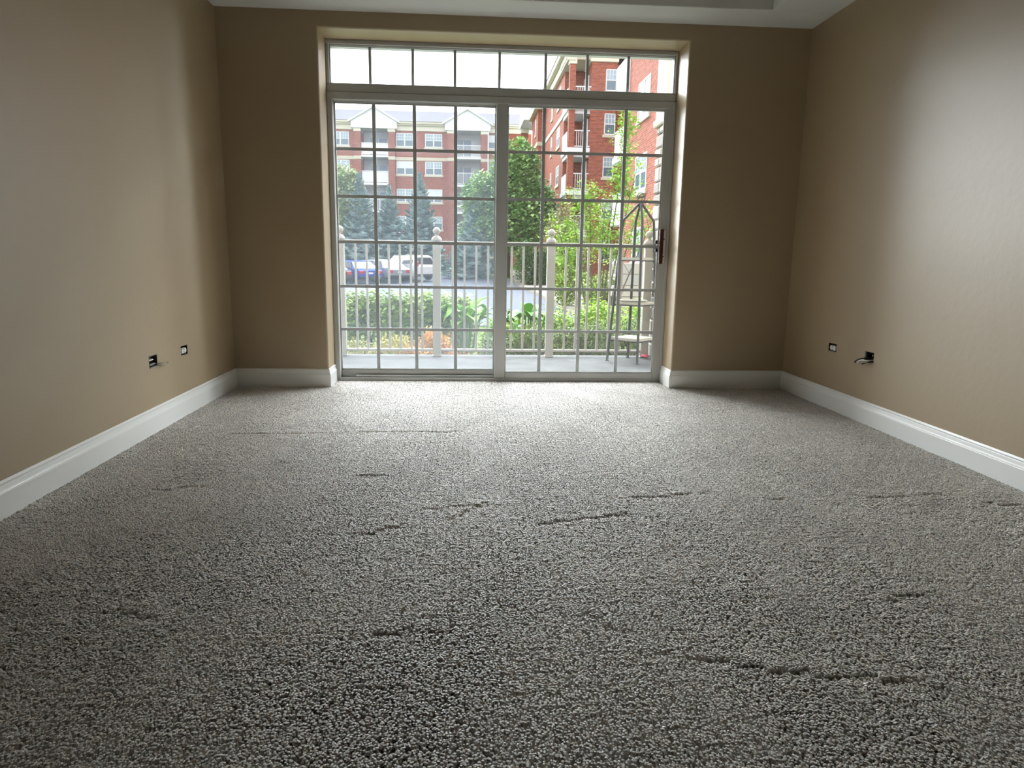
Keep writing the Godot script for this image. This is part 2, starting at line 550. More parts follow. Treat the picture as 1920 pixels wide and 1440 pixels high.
func build_door() -> void:
	var d := thing("door_1", "white sliding patio door with grilles and a maroon handle", "patio door", Vector3.ZERO, 0.0, "", "structure")
	var z0 := -D
	# the fixed frame: jambs, head under the transom, sill and tracks
	part(d, "frame", boxes([
		[O0, 0.0, -0.40, O0 + 0.040, 2.2527, z0], [O1 - 0.020, 0.0, -0.40, O1, 2.2527, z0],
		[O0, 2.2, -0.40, O1, 2.2527, z0 - 0.004]], 0.003), M.vinyl)
	part(d, "sill", boxes([
		[O0, -0.012, -0.42, O1, 0.020, z0], [O0 + 0.03, 0.018, -0.275, O1 - 0.02, 0.030, -0.262], [O0 + 0.03, 0.018, -0.325, O1 - 0.02, 0.032, -0.318]], 0.003), M.vinyl)
	part(d, "track_cover", bx(Vector3(-1.262, 0.030, -0.315), Vector3(-0.118, 0.047, -0.288), 0.004), M.vinyl)
	var vx := [[-1.078, -0.762, -0.439], [0.258, 0.584, 0.909]]
	var hy := [1.846, 1.484, 1.128, 0.773, 0.423]
	var spec := [[-1.382, -0.118, -0.325, -0.365, "fixed_panel", 0.0], [-0.030, 1.222, -0.268, -0.308, "sliding_panel", 0.0]]
	for k in 2:
		var s = spec[k]
		var a: float = s[0]
		var b: float = s[1]
		var zf: float = s[2]
		var zb: float = s[3]
		var yb := 0.088 if k == 0 else 0.077
		var yt := 2.191
		var list := []
		if k == 0:
			list = [[O0 + 0.02, 0.02, zb, a, 2.2527, zf], [b, 0.02, zb, b + 0.06, 2.2527, zf], [a, 0.02, zb, b, yb, zf], [a, yt, zb, b, 2.2527, zf]]
		else:
			list = [[a - 0.088, 0.022, zb, a, 2.245, zf], [b, 0.022, zb, O1 - 0.012, 2.245, zf], [a, 0.022, zb, b, yb, zf], [a, yt, zb, b, 2.245, zf]]
		var p := part(d, s[4], boxes(list, 0.004), M.vinyl)
		var zg := (zf + zb) / 2.0
		part(p, "gasket", boxes([[a, yb, zg - 0.008, a + 0.006, yt, zg + 0.008], [b - 0.006, yb, zg - 0.008, b, yt, zg + 0.008], [a, yt - 0.006, zg - 0.008, b, yt, zg + 0.008], [a, yb, zg - 0.008, b, yb + 0.005, zg + 0.008]]), M.gasket)
		part(p, "bead", boxes([[a, yb, zf - 0.010, a + 0.010, yt, zf - 0.004], [b - 0.010, yb, zf - 0.010, b, yt, zf - 0.004], [a, yt - 0.010, zf - 0.010, b, yt, zf - 0.004], [a, yb, zf - 0.010, b, yb + 0.010, zf - 0.004]], 0.002), M.vinyl)
		part(p, "pane", bx(Vector3(a, yb, zg - 0.002), Vector3(b, yt, zg - 0.0015)), M.glass)
		for x in vx[k]:
			part(p, "muntin", bx(Vector3(x - 0.013, yb, zg - 0.004), Vector3(x + 0.013, yt, zg + 0.004), 0.0), M.grille)
		for y in hy:
			part(p, "muntin", bx(Vector3(a, y - 0.0115, zg - 0.0042), Vector3(b, y + 0.0115, zg + 0.0042), 0.0), M.grille)
		if k == 0:
			part(p, "screen", bx(Vector3(a - 0.01, yb - 0.02, zb - 0.006), Vector3(b + 0.02, yt + 0.01, zb - 0.0055)), M.haze, Transform3D(), "pale hazy insect screen outside the fixed pane")
		else:
			part(p, "handle", boxes([[1.217, 0.99, -0.243, 1.249, 1.268, -0.222], [1.222, 1.02, -0.27, 1.244, 1.05, -0.24], [1.222, 1.21, -0.27, 1.244, 1.24, -0.24]], 0.005), M.maroon, Transform3D(), "dark maroon pull handle")
			part(p, "handle_plate", bx(Vector3(1.222, 1.0, -0.270), Vector3(1.276, 1.255, -0.262), 0.003), M.white)
			var sc := MB.new()
			for y in [1.05, 1.19]:
				sc.xf = Transform3D(Basis(Vector3.RIGHT, PI / 2), Vector3(1.262, y, -0.263))
				sc.lathe([Vector2(0.005, 0), Vector2(0.005, 0.003), Vector2(0.0001, 0.004)], 10)
			part(p, "screw", sc.mesh(), M.black)
			part(p, "latch", boxes([[1.196, 1.085, -0.286, 1.212, 1.115, -0.262], [1.192, 1.15, -0.286, 1.210, 1.18, -0.262]], 0.003), M.black)
	# the transom window above
	var w := thing("window_1", "wide white transom window with seven upright grille bars above the patio door", "window", Vector3.ZERO, 0.0, "", "structure")
	var ta := -1.396
	var tb := 1.282
	part(w, "frame", boxes([
		[O0, 2.2527, -0.40, O1, 2.312, z0 - 0.012], [O0, 2.594, -0.40, O1, OT, z0],
		[O0, 2.312, -0.40, ta, 2.594, z0], [tb, 2.312, -0.40, O1, 2.594, z0]], 0.004), M.vinyl)
	part(w, "bead", boxes([[ta, 2.312, -0.285, tb, 2.319, -0.275], [ta, 2.585, -0.285, tb, 2.594, -0.275], [ta, 2.312, -0.285, ta + 0.009, 2.594, -0.275], [tb - 0.009, 2.312, -0.285, tb, 2.594, -0.275]], 0.002), M.vinyl)
	part(w, "gasket", boxes([[ta, 2.588, -0.315, tb, 2.594, -0.29], [tb - 0.006, 2.312, -0.315, tb, 2.594, -0.29], [ta, 2.312, -0.315, ta + 0.004, 2.594, -0.29]]), M.gasket)
	part(w, "pane", bx(Vector3(ta, 2.312, -0.302), Vector3(tb, 2.594, -0.3015)), M.glass)
	for x in [-1.093, -0.767, -0.443, -0.098, 0.262, 0.589, 0.914]:
		part(w, "muntin", bx(Vector3(x - 0.0105, 2.312, -0.306), Vector3(x + 0.0105, 2.594, -0.298), 0.0), M.grille)

func duplex(o: Node3D, w: float, h: float) -> void:
	# a two-socket receptacle lying on its side: local x along the wall, z out of the wall
	part(o, "box", boxes([[-w / 2, -h / 2, -0.06, w / 2, h / 2, -0.055], [-w / 2, -h / 2, -0.06, -w / 2 + 0.002, h / 2, -0.002], [w / 2 - 0.002, -h / 2, -0.06, w / 2, h / 2, -0.002], [-w / 2, h / 2 - 0.002, -0.06, w / 2, h / 2, -0.002], [-w / 2, -h / 2, -0.06, w / 2, -h / 2 + 0.002, -0.002]]), M.black)
	part(o, "yoke", boxes([[-w / 2 + 0.001, -0.010, -0.012, w / 2 - 0.001, 0.010, -0.010]], 0.001), M.steel)
	for s in [-1.0, 1.0]:
		var m := MB.new()
		m.xf = Transform3D(Basis(Vector3.RIGHT, PI / 2), Vector3(s * 0.0195, -0.003, -0.012))
		m.lathe([Vector2(0.0165, 0), Vector2(0.0165, 0.010), Vector2(0.0155, 0.0115), Vector2(0.0001, 0.0115)], 20)
		m.xf = Transform3D()
		m.box(Vector3(s * 0.0195 - 0.0145, -0.022, -0.02), Vector3(s * 0.0195 + 0.0145, 0.014, -0.004), 0.004)
		var f := part(o, "socket", m.mesh(), M.white)
		part(f, "slot", boxes([[s * 0.0195 - 0.005, -0.009, -0.002, s * 0.0195 + 0.004, -0.007, 0.0003], [s * 0.0195 - 0.005, 0.002, -0.002, s * 0.0195 + 0.003, 0.004, 0.0003]]), M.black)

func open_box(o: Node3D, w: float, h: float) -> void:
	part(o, "box", boxes([[-w / 2, -h / 2, -0.07, w / 2, h / 2, -0.066], [-w / 2, -h / 2, -0.07, -w / 2 + 0.003, h / 2, -0.001], [w / 2 - 0.003, -h / 2, -0.07, w / 2, h / 2, -0.001], [-w / 2, h / 2 - 0.003, -0.07, w / 2, h / 2, -0.001], [-w / 2, -h / 2, -0.07, w / 2, -h / 2 + 0.003, -0.001]]), M.boxblue)

func wire(pts: Array, r: float) -> ArrayMesh:
	var cv := Curve3D.new()
	for i in pts.size():
		var t: Vector3 = (pts[mini(i + 1, pts.size() - 1)] - pts[maxi(i - 1, 0)]) / 6.0
		cv.add_point(pts[i], -t, t)
	var m := MB.new()
	var path := []
	for k in 25:
		path.append(cv.sample_baked(cv.get_baked_length() * k / 24.0, true))
	m.tube(path, [r], 7)
	return m.mesh()

func build_outlets() -> void:
	# local x runs along the wall, z points into the room
	var a := thing("power_outlet", "uncovered double socket near the corner, beside the box with straight wires", "outlet", Vector3(XL, 0.413, 0.9275), PI / 2)
	duplex(a, 0.103, 0.058)
	var b := thing("power_outlet", "uncovered double socket near the corner, beside the box with curled wires", "outlet", Vector3(XR, 0.435, 0.734), -PI / 2)
	duplex(b, 0.106, 0.054)
	var c := thing("wire_box", "open dark wall box with a pale strap and two thin straight wires sticking out", "wire box", Vector3(XL, 0.409, 1.3675), PI / 2)
	open_box(c, 0.105, 0.064)
	part(c, "strap", bx(Vector3(-0.052, 0.002, -0.02), Vector3(0.030, 0.008, -0.012), 0.001), M.white)
	part(c, "clamp", boxes([[-0.02, -0.026, -0.05, 0.05, -0.016, -0.01], [0.025, -0.01, -0.05, 0.05, 0.03, -0.03]], 0.002), M.steel)
	part(c, "wire", wire([Vector3(0.04, -0.022, -0.03), Vector3(0.06, -0.021, 0.012), Vector3(0.10, -0.021, 0.02), Vector3(0.142, -0.022, 0.02)], 0.0028), M.stonec)
	part(c, "wire", wire([Vector3(0.04, -0.029, -0.03), Vector3(0.06, -0.034, 0.012), Vector3(0.10, -0.035, 0.02), Vector3(0.142, -0.034, 0.02), Vector3(0.145, -0.028, 0.02), Vector3(0.142, -0.022, 0.02)], 0.0028), M.stonec)
	part(c, "lip", bx(Vector3(-0.053, -0.036, -0.002), Vector3(0.053, -0.031, 0.006), 0.001), M.steel)
	var e := thing("wire_box", "open black wall box with curled black and white wires hanging out", "wire box", Vector3(XR, 0.4335, 1.1835), -PI / 2)
	open_box(e, 0.103, 0.062)
	part(e, "strap", boxes([[-0.048, -0.01, -0.01, -0.04, 0.028, 0.002]], 0.001), M.steel)
	part(e, "wire", wire([Vector3(-0.01, 0.0, -0.03), Vector3(0.01, 0.012, -0.02), Vector3(0.022, 0.02, -0.03)], 0.0025), M.white)
	part(e, "cable", wire([Vector3(0.02, -0.01, -0.05), Vector3(-0.02, -0.012, 0.01), Vector3(-0.055, -0.024, 0.03), Vector3(-0.085, -0.040, 0.035), Vector3(-0.095, -0.046, 0.036), Vector3(-0.085, -0.05, 0.036)], 0.0045), M.black)
	part(e, "cable", wire([Vector3(0.04, -0.01, -0.05), Vector3(0.02, -0.022, 0.012), Vector3(-0.03, -0.026, 0.03), Vector3(-0.06, -0.038, 0.034), Vector3(-0.055, -0.05, 0.036)], 0.0038), M.white)
	part(e, "cable", wire([Vector3(0.045, -0.02, -0.05), Vector3(0.038, -0.03, 0.012), Vector3(0.0, -0.038, 0.03), Vector3(-0.04, -0.046, 0.034)], 0.004), M.stoneb)
	part(e, "cable", wire([Vector3(0.05, -0.012, -0.05), Vector3(0.047, -0.028, 0.012), Vector3(0.02, -0.034, 0.024), Vector3(-0.02, -0.05, 0.03)], 0.0045), M.black)

func carpet(fl: Node3D) -> void:
	var r := RandomNumberGenerator.new()
	r.seed = 41
	var lean := FastNoiseLite.new()
	lean.seed = 5
	lean.frequency = 1.0
	lean.fractal_octaves = 3
	var tone := FastNoiseLite.new()
	tone.seed = 9
	tone.frequency = 0.9
	tone.fractal_octaves = 3
	var creases := [[-0.71, 2.94, -0.58, 2.87], [-0.04, 2.86, 0.32, 2.76], [1.44, 2.60, 1.78, 2.57], [0.37, 2.58, 0.74, 2.52], [-0.50, 2.70, -0.28, 2.66], [-1.70, 1.47, -0.39, 1.42], [-0.59, 3.65, -0.48, 3.63], [0.01, 3.57, 0.07, 3.65], [1.92, 2.68, 2.07, 2.70], [-1.68, 2.42, -1.52, 2.40], [-1.36, 3.49, -1.22, 3.54], [0.18, 3.78, 0.50, 3.86], [0.50, 3.86, 0.81, 3.93], [-0.39, 2.80, -0.26, 2.65], [-0.86, 2.25, -0.73, 2.25], [0.97, 2.61, 1.04, 2.61], [1.0, 3.5, 1.1, 3.48]]
	var step := 0.027
	var variants := []
	for q in 4:
		var m := MB.new()
		for i in 4:
			for j in 4:
				var o := Vector3((i - 1.5) * step / 4.0, 0, (j - 1.5) * step / 4.0) + Vector3(r.randf_range(-1, 1), 0, r.randf_range(-1, 1)) * 0.0022
				var k := r.randf_range(0.62, 1.25)
				var warm := r.randf_range(-0.06, 0.06)
				m.col = Color(k * (1.0 + warm), k, k * (1.0 - warm))
				var s := r.randf_range(0.85, 1.2)
				var bend := Vector3(r.randf_range(-1, 1), 0, r.randf_range(-1, 1)) * 0.0055
				var tall := r.randf_range(0.0, 0.004)
				var rings := []
				for e in [[0.0044, -0.012, 0.0], [0.0050, -0.0035 + tall * 0.5, 0.45], [0.0034, 0.0012 + tall, 1.0]]:
					var ring := []
					for t in 4:
						var a: float = TAU * t / 4.0 + e[2] * 0.9
						ring.append(o + bend * e[2] + Vector3(cos(a) * e[0] * s, e[1], -sin(a) * e[0] * s))
					rings.append(ring)
				for e in 2:
					for t in 4:
						var u := (t + 1) % 4
						m.quad(rings[e][t], rings[e][u], rings[e + 1][u], rings[e + 1][t])
				var tip: Vector3 = o + bend * 1.25 + Vector3(0, tall + 0.0019, 0)
				for t in 4:
					m.tri(rings[2][t], rings[2][(t + 1) % 4], tip)
		variants.append(m.mesh())
	var placed := [[], [], [], []]
	var tint := [[], [], [], []]
	var z := -0.245
	while z < 4.75:
		var x := XL + 0.012
		while x < XR:
			if not (z < 0.02 and (x < O0 + 0.02 or x > O1 - 0.02)):
				var p := Vector3(x, 0, z)
				var fan := atan2(x - 0.1, z + 1.2)
				var nap := sin(fan * 17.0 + lean.get_noise_2d(x * 0.7, z * 0.35) * 5.0)
				nap = clampf(nap * 2.2 + lean.get_noise_2d(x * 1.4 + 30.0, z * 1.1) * 3.2, -1.0, 1.0)
				var k := 1.0 + 0.10 * tone.get_noise_2d(x * 2.0, z * 2.0)
				var y := r.randf_range(-0.0012, 0.0012)
				var sx := r.randf_range(-0.15, 0.15)
				var sz := nap * 0.42 + r.randf_range(-0.18, 0.18)
				for cr in creases:
					var a := Vector2(cr[0], cr[1])
					var b := Vector2(cr[2], cr[3])
					var near := Geometry2D.get_closest_point_to_segment(Vector2(x, z), a, b)
					var off := Vector2(x, z) - near
					if off.length() < 0.014 + 0.014 * lean.get_noise_2d(x * 9.0, z * 9.0):
						y -= 0.004
						sz += 0.35
					elif off.length() < 0.06 and off.y < 0:
						y += 0.001
						sz -= 0.3
				var v := r.randi() % 4
				var turn := Basis(Vector3.UP, TAU * r.randf())
				var shear := Basis(Vector3(1, 0, 0), Vector3(sx, 1, sz), Vector3(0, 0, 1))
				placed[v].append(Transform3D(shear * turn, p + Vector3(sx * 0.012, y, sz * 0.012)))
				tint[v].append(Color(0.80 * k, 0.755 * k, 0.695 * k))
			x += step
		z += step
	for v in 4:
		scatter(fl, "carpet_pile", variants[v], M.pile, placed[v], tint[v])

# ---------------------------------------------------------------- main
func _ready() -> void:
	rng.seed = 12
	var cam := Camera3D.new()
	cam.name = "camera"
	cam.fov = 58.41
	cam.near = 0.05
	cam.far = 400.0
	cam.transform = Transform3D(Basis(Vector3.UP, -0.0661) * Basis(Vector3.RIGHT, -0.1825) * Basis(Vector3.BACK, 0.0154), Vector3(-0.3397, 1.026, 5.3887))
	add_child(cam)
	cam.current = true
	var env := Environment.new()
	var sky := Sky.new()
	var sm := ProceduralSkyMaterial.new()
	# a bright overcast sky: about 5 at the horizon, 3 overhead
	sm.sky_top_color = Color(1.50, 1.54, 1.60)
	sm.sky_horizon_color = Color(1.92, 1.93, 1.96)
	sm.sky_curve = 0.4
	sm.sky_energy_multiplier = 1.0
	sm.ground_bottom_color = rgb(90, 90, 84)
	sm.ground_horizon_color = rgb(120, 120, 112)
	sm.ground_energy_multiplier = 1.0
	sky.sky_material = sm
	env.background_mode = Environment.BG_SKY
	env.sky = sky
	env.tonemap_mode = Environment.TONE_MAPPER_LINEAR
	env.tonemap_exposure = 1.0
	env.sdfgi_enabled = true
	env.ssao_enabled = true
	env.ssil_enabled = true
	var we := WorldEnvironment.new()
	we.name = "world_environment"
	we.environment = env
	add_child(we)
	# the sun veiled by cloud, ahead and high, above the far block
	var sun := DirectionalLight3D.new()
	sun.name = "veiled_sun"
	sun.light_color = Color(0.95, 0.985, 1.0)
	sun.light_energy = 12.2
	sun.light_angular_distance = 98.0
	sun.shadow_enabled = true
	sun.sky_mode = DirectionalLight3D.SKY_MODE_LIGHT_ONLY
	sun.rotation = Vector3(deg_to_rad(-20.0), deg_to_rad(168.0), 0)
	add_child(sun)
	make_materials()
	build_room()
	build_outdoors()


# ---------------------------------------------------------------- outdoors
func gy(z: float) -> float:      # height of the ground at a distance
	var k := [[0.0, -0.55], [-9.0, -0.55], [-37.0, -0.72], [-41.0, -0.55], [-49.0, -0.06], [-68.0, 0.2], [-130.0, 0.8]]
	for i in k.size() - 1:
		if z <= k[i][0] and z >= k[i + 1][0]:
			return lerpf(k[i][1], k[i + 1][1], (z - k[i][0]) / (k[i + 1][0] - k[i][0]))
	return k[0][1] if z > 0 else k[-1][1]

func strip(za: float, zb: float, left: Callable, right: Callable, lift: float, thick: float, step := 1.0) -> ArrayMesh:
	# a piece of ground from za (near) to zb (far) between two edges, following the lie of the land
	var m := MB.new()
	var n := maxi(1, int(ceil((za - zb) / step)))
	for i in n:
		var p := lerpf(za, zb, float(i) / n)
		var q := lerpf(za, zb, float(i + 1) / n)
		var a := Vector3(left.call(p), gy(p) + lift, p)
		var b := Vector3(right.call(p), gy(p) + lift, p)
		var c := Vector3(right.call(q), gy(q) + lift, q)
		var d := Vector3(left.call(q), gy(q) + lift, q)
		var t := Vector3(0, -thick, 0)
		m.quad(a, b, c, d)
		m.quad(a + t, a, d, d + t)
		m.quad(b, b + t, c + t, c)
		m.quad(a + t, d + t, c + t, b + t)
		if i == 0: m.quad(a + t, b + t, b, a)
		if i == n - 1: m.quad(c + t, d + t, d, c)
	return m.mesh()

func at_x(x: float) -> Callable:
	return func(_z): return x

func build_outdoors() -> void:
	var st := "structure"
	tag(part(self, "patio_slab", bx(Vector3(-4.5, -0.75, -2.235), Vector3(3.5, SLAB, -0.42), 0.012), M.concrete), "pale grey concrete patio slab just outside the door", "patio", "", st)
	tag(part(self, "lawn", strip(-0.5, -130.0, at_x(-90.0), at_x(60.0), -0.01, 0.4, 2.0), M.lawn), "green lawn round the parking lot and buildings", "lawn", "", st)
	tag(part(self, "garden_bed", strip(-2.25, -5.6, at_x(-6.0), at_x(5.5), 0.03, 0.1), M.mulch), "brown mulch bed along the patio railing", "garden bed", "", st)
	tag(part(self, "parking_lot", strip(-10.5, -47.0, at_x(-40.0), func(z): return 2.7 if z > -42.0 else 2.7 - (absf(z) - 42.0) * 0.5, 0.02, 0.1), M.asphalt), "blue grey asphalt driveway and parking lot", "parking lot", "", st)
	tag(part(self, "curb", strip(-10.5, -42.0, at_x(2.7), at_x(2.88), 0.16, 0.3), M.walk), "pale concrete curb along the sidewalk", "curb", "", st)
	tag(part(self, "curb", bx(Vector3(-3.5, -0.4, -47.25), Vector3(0.2, gy(-47.1) + 0.14, -47.0), 0.02), M.walk), "pale concrete curb at the far end of the lot before the trees", "curb", "", st)
	tag(part(self, "sidewalk", strip(-6.5, -48.0, at_x(2.88), func(z): return 4.3 + (absf(z) - 8.0) * 0.01, 0.15, 0.3), M.walk), "pale concrete sidewalk beside the driveway", "sidewalk", "", st)
	railing()
	porch_column()
	plant_stand()
	far_block()
	wing()
	garden()
	trees()
	cars()
	site_things()

func railing() -> void:
	var o := thing("patio_railing", "cream patio railing with square balusters and ball-topped posts", "railing", Vector3(0, SLAB, -2.11))
	var posts := [-1.686, -0.670, 0.558, 1.622]
	for x in posts:
		var q := MB.new()
		q.box(Vector3(x - 0.042, 0.0, -0.042), Vector3(x + 0.042, 1.235, 0.042), 0.005)
		q.box(Vector3(x - 0.050, 0.0, -0.05), Vector3(x + 0.050, 0.012, 0.05), 0.004)
		var pm := part(o, "post", q.mesh(), M.rail)
		var m := MB.new()
		m.xf = Transform3D(Basis(), Vector3(x, 1.235, 0))
		m.lathe([Vector2(0.053, 0.0), Vector2(0.056, 0.01), Vector2(0.05, 0.028), Vector2(0.036, 0.045), Vector2(0.018, 0.052), Vector2(0.016, 0.066), Vector2(0.022, 0.07)], 20)
		m.ball(Vector3(0, 0.102, 0), 0.04, 16)
		part(pm, "finial", m.mesh(), M.rail)
	var ends := [[-4.4, posts[0]], [posts[0], posts[1]], [posts[1], posts[2]], [posts[2], posts[3]]]
	var counts := [20, 7, 8, 7]
	for k in 4:
		var a: float = ends[k][0] + 0.042
		var b: float = ends[k][1] - 0.042
		var m := MB.new()
		m.box(Vector3(a, 1.195, -0.028), Vector3(b, 1.235, 0.028), 0.008)
		part(o, "top_rail", m.mesh(), M.rail)
		part(o, "bottom_rail", bx(Vector3(a, 0.052, -0.022), Vector3(b, 0.080, 0.022), 0.006), M.rail)
		var n: int = counts[k]
		var gap := (b - a) / (n + 1)
		for i in n:
			var x := a + gap * (i + 1)
			part(o, "baluster", bx(Vector3(x - 0.0115, 0.078, -0.0115), Vector3(x + 0.0115, 1.2, 0.0115), 0.002), M.rail)

func porch_column() -> void:
	var o := thing("porch_column", "stone-clad porch column at the end of the patio railing", "column", Vector3(1.90, SLAB, -2.12))
	part(o, "core", bx(Vector3(-0.17, 0, -0.17), Vector3(0.30, 3.55, 0.17), 0.01), M.mortar)
	part(o, "shaft", bx(Vector3(-0.215, 2.55, -0.215), Vector3(0.34, 3.6, 0.215), 0.012), M.lime)
	part(o, "cap_stone", bx(Vector3(-0.235, 2.47, -0.235), Vector3(0.36, 2.55, 0.235), 0.012), M.lime)
	var r := RandomNumberGenerator.new()
	r.seed = 77
	var mats := [M.stone, M.stoneb, M.stonec]
	for face in 2:                    # towards the room, towards the railing
		var y := 0.0
		while y < 2.44:
			var h := minf(r.randf_range(0.09, 0.17), 2.47 - y)
			var u := -0.17 if face == 0 else -0.2
			var lim := 0.30 if face == 0 else 0.2
			while u < lim - 0.02:
				var w := r.randf_range(0.13, 0.28)
				if lim - u - w < 0.08: w = lim - u
				var p := r.randf_range(0.03, 0.045)
				var m: ArrayMesh
				if face == 0: m = bx(Vector3(u + 0.006, y + 0.006, 0.16), Vector3(u + w - 0.006, y + h - 0.006, 0.17 + p), 0.014)
				else: m = bx(Vector3(-0.17 - p, y + 0.006, u + 0.006), Vector3(-0.16, y + h - 0.006, u + w - 0.006), 0.014)
				part(o, "stone", m, mats[r.randi() % 3])
				u += w
			y += h

func plant_stand() -> void:
	var o := thing("plant_stand", "dark metal three-tier plant stand with pyramid top", "plant stand", Vector3(1.42, SLAB, -1.83))
	# a square tower standing on one corner towards the door; corners at left, back, right and front
	var base := [Vector3(-0.265, 0, 0.0), Vector3(0.015, 0, -0.235), Vector3(0.275, 0, 0.01), Vector3(0.005, 0, 0.24)]
	var topc := [Vector3(-0.155, 1.465, 0.0), Vector3(0.01, 1.465, -0.135), Vector3(0.168, 1.465, 0.0), Vector3(0.012, 1.465, 0.14)]
	var apex := Vector3(0.022, 1.655, 0.0)
	for i in 4:
		var m := MB.new()
		m.tube([base[i], topc[i], apex], [0.014], 8)
		m.box(base[i] + Vector3(-0.02, 0, -0.014), base[i] + Vector3(0.02, 0.008, 0.014), 0.002)
		part(o, "leg", m.mesh(), M.bronze)
	var heights := [0.225, 0.60, 1.06]
	for k in 3:
		var f: float = heights[k] / 1.465
		var q := []
		for i in 4:
			q.append((base[i] as Vector3).lerp(topc[i], f))
		var fr := MB.new()
		var pl := PackedVector2Array()
		for i in 4:
			fr.tube([q[i], q[(i + 1) % 4]], [0.008], 6)
		for i in 4:
			pl.append(Vector2(q[i].x, -q[i].z) * 0.95)
		pl.reverse()
		var m := MB.new()
		m.xf = Transform3D(Basis(Vector3.RIGHT, -PI / 2), Vector3(0, heights[k] + 0.006, 0))
		m.prism(pl, 0.0, 0.026)
		var s := part(o, "shelf", m.mesh(), M.shelf)
		part(s, "shelf_frame", fr.mesh(), M.bronze)
		if k == 1:
			var tray := MB.new()
			tray.xf = Transform3D(Basis(), Vector3(-0.01, heights[k] + 0.032, 0))
			tray.lathe([Vector2(0.001, 0.0), Vector2(0.13, 0.0), Vector2(0.15, 0.018), Vector2(0.145, 0.02), Vector2(0.128, 0.006), Vector2(0.001, 0.006)], 24)
			var dish := part(self, "saucer", tray.mesh(), M.shelf, Transform3D(Basis(), Vector3(1.42, SLAB, -1.83)))
			tag(dish, "shallow grey saucer on the middle shelf of the plant stand", "saucer")
	var fin := MB.new()
	for k in 4:
		var ring := []
		for t in 21:
			var a := TAU * t / 20.0
			ring.append(Basis(Vector3.UP, PI * k / 4.0) * Basis(Vector3.RIGHT, 0.5 * k) * Vector3(cos(a) * 0.043, sin(a) * 0.043, 0) + apex + Vector3(0, 0.05, 0))
		fin.tube(ring, [0.0045], 6)
	part(o, "finial", fin.mesh(), M.bronze, Transform3D(), "open wire ball on top")
	var fl := thing("flower", "pink flower lying on the slab beside the stone column", "flower", Vector3(1.615, SLAB, -2.02))
	var pm := MB.new()
	for k in 9:
		var a := TAU * k / 9.0
		pm.xf = Transform3D(Basis(Vector3.UP, a) * Basis(Vector3.BACK, 0.5), Vector3(0, 0.014, 0))
		pm.ball(Vector3(0.028, 0, 0), 0.016, 8)
	part(fl, "blossom", pm.mesh(), M.pink)
	var g := MB.new()
	g.tube([Vector3(0.0, 0.012, 0), Vector3(0.05, 0.016, 0.0), Vector3(0.085, 0.012, 0.01)], [0.005, 0.004], 6)
	g.xf = Transform3D(Basis(Vector3.UP, 0.3), Vector3(0.06, 0.02, 0))
	g.box(Vector3(-0.02, -0.003, -0.01), Vector3(0.03, 0.003, 0.012), 0.002)
	part(fl, "stem", g.mesh(), M.greenstem)

# -- windows and balconies shared by the two buildings: local x right, y up, z out of the wall; origin at the sill's middle
var W := {}

func make_window_meshes() -> void:
	var unit := func(x0: float, w: float, h: float, list: Array) -> void:
		var f := 0.06
		list.append_array([[x0, 0, -0.04, x0 + f, h, 0.03], [x0 + w - f, 0, -0.04, x0 + w, h, 0.03], [x0, h - f, -0.04, x0 + w, h, 0.03], [x0, 0, -0.04, x0 + w, f, 0.03], [x0 + f, h * 0.5 - 0.03, -0.04, x0 + w - f, h * 0.5 + 0.03, 0.02]])
		for k in [1, 2]:
			var x: float = x0 + f + (w - 2 * f) * k / 3.0
			list.append([x - 0.014, h * 0.5, -0.03, x + 0.014, h - f, 0.016])
		list.append([x0 + f, h * 0.75 - 0.014, -0.03, x0 + w - f, h * 0.75 + 0.014, 0.016])
	var d := []
	unit.call(-0.87, 0.87, 1.32, d)
	unit.call(0.0, 0.87, 1.32, d)
	W.double = boxes(d)
	var s := []
	unit.call(-0.36, 0.72, 1.32, s)
	W.single = boxes(s)
	W.sill_double = bx(Vector3(-0.98, -0.19, -0.04), Vector3(0.98, 0.0, 0.07), 0.01)
	W.sill_single = bx(Vector3(-0.46, -0.19, -0.04), Vector3(0.46, 0.0, 0.07), 0.01)
	W.low_a = bx(Vector3(-0.82, 0.05, -0.01), Vector3(-0.05, 0.65, 0.006))
	W.up_a = bx(Vector3(-0.82, 0.65, -0.01), Vector3(-0.05, 1.27, 0.006))
	W.low_b = bx(Vector3(0.05, 0.05, -0.01), Vector3(0.82, 0.65, 0.006))
	W.up_b = bx(Vector3(0.05, 0.65, -0.01), Vector3(0.82, 1.27, 0.006))
	W.low_s = bx(Vector3(-0.32, 0.05, -0.01), Vector3(0.32, 0.65, 0.006))
	W.up_s = bx(Vector3(-0.32, 0.65, -0.01), Vector3(0.32, 1.27, 0.006))
	W.blind = bx(Vector3(-0.82, 0.62, 0.007), Vector3(0.82, 1.27, 0.011))

func window(o: Node3D, at: Vector3, turn: float, kind: String, blind := false) -> void:
	var f := part(o, "window", W[kind], M.outwhite, Transform3D(Basis(Vector3.UP, turn), at))
	part(f, "sill", W["sill_" + kind], M.lime)
	if kind == "double":
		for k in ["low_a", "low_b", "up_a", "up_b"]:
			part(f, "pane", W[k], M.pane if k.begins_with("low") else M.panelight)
		if blind: part(f, "blind", W.blind, M.blind)
	else:
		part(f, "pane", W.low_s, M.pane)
		part(f, "pane", W.up_s, M.panelight)

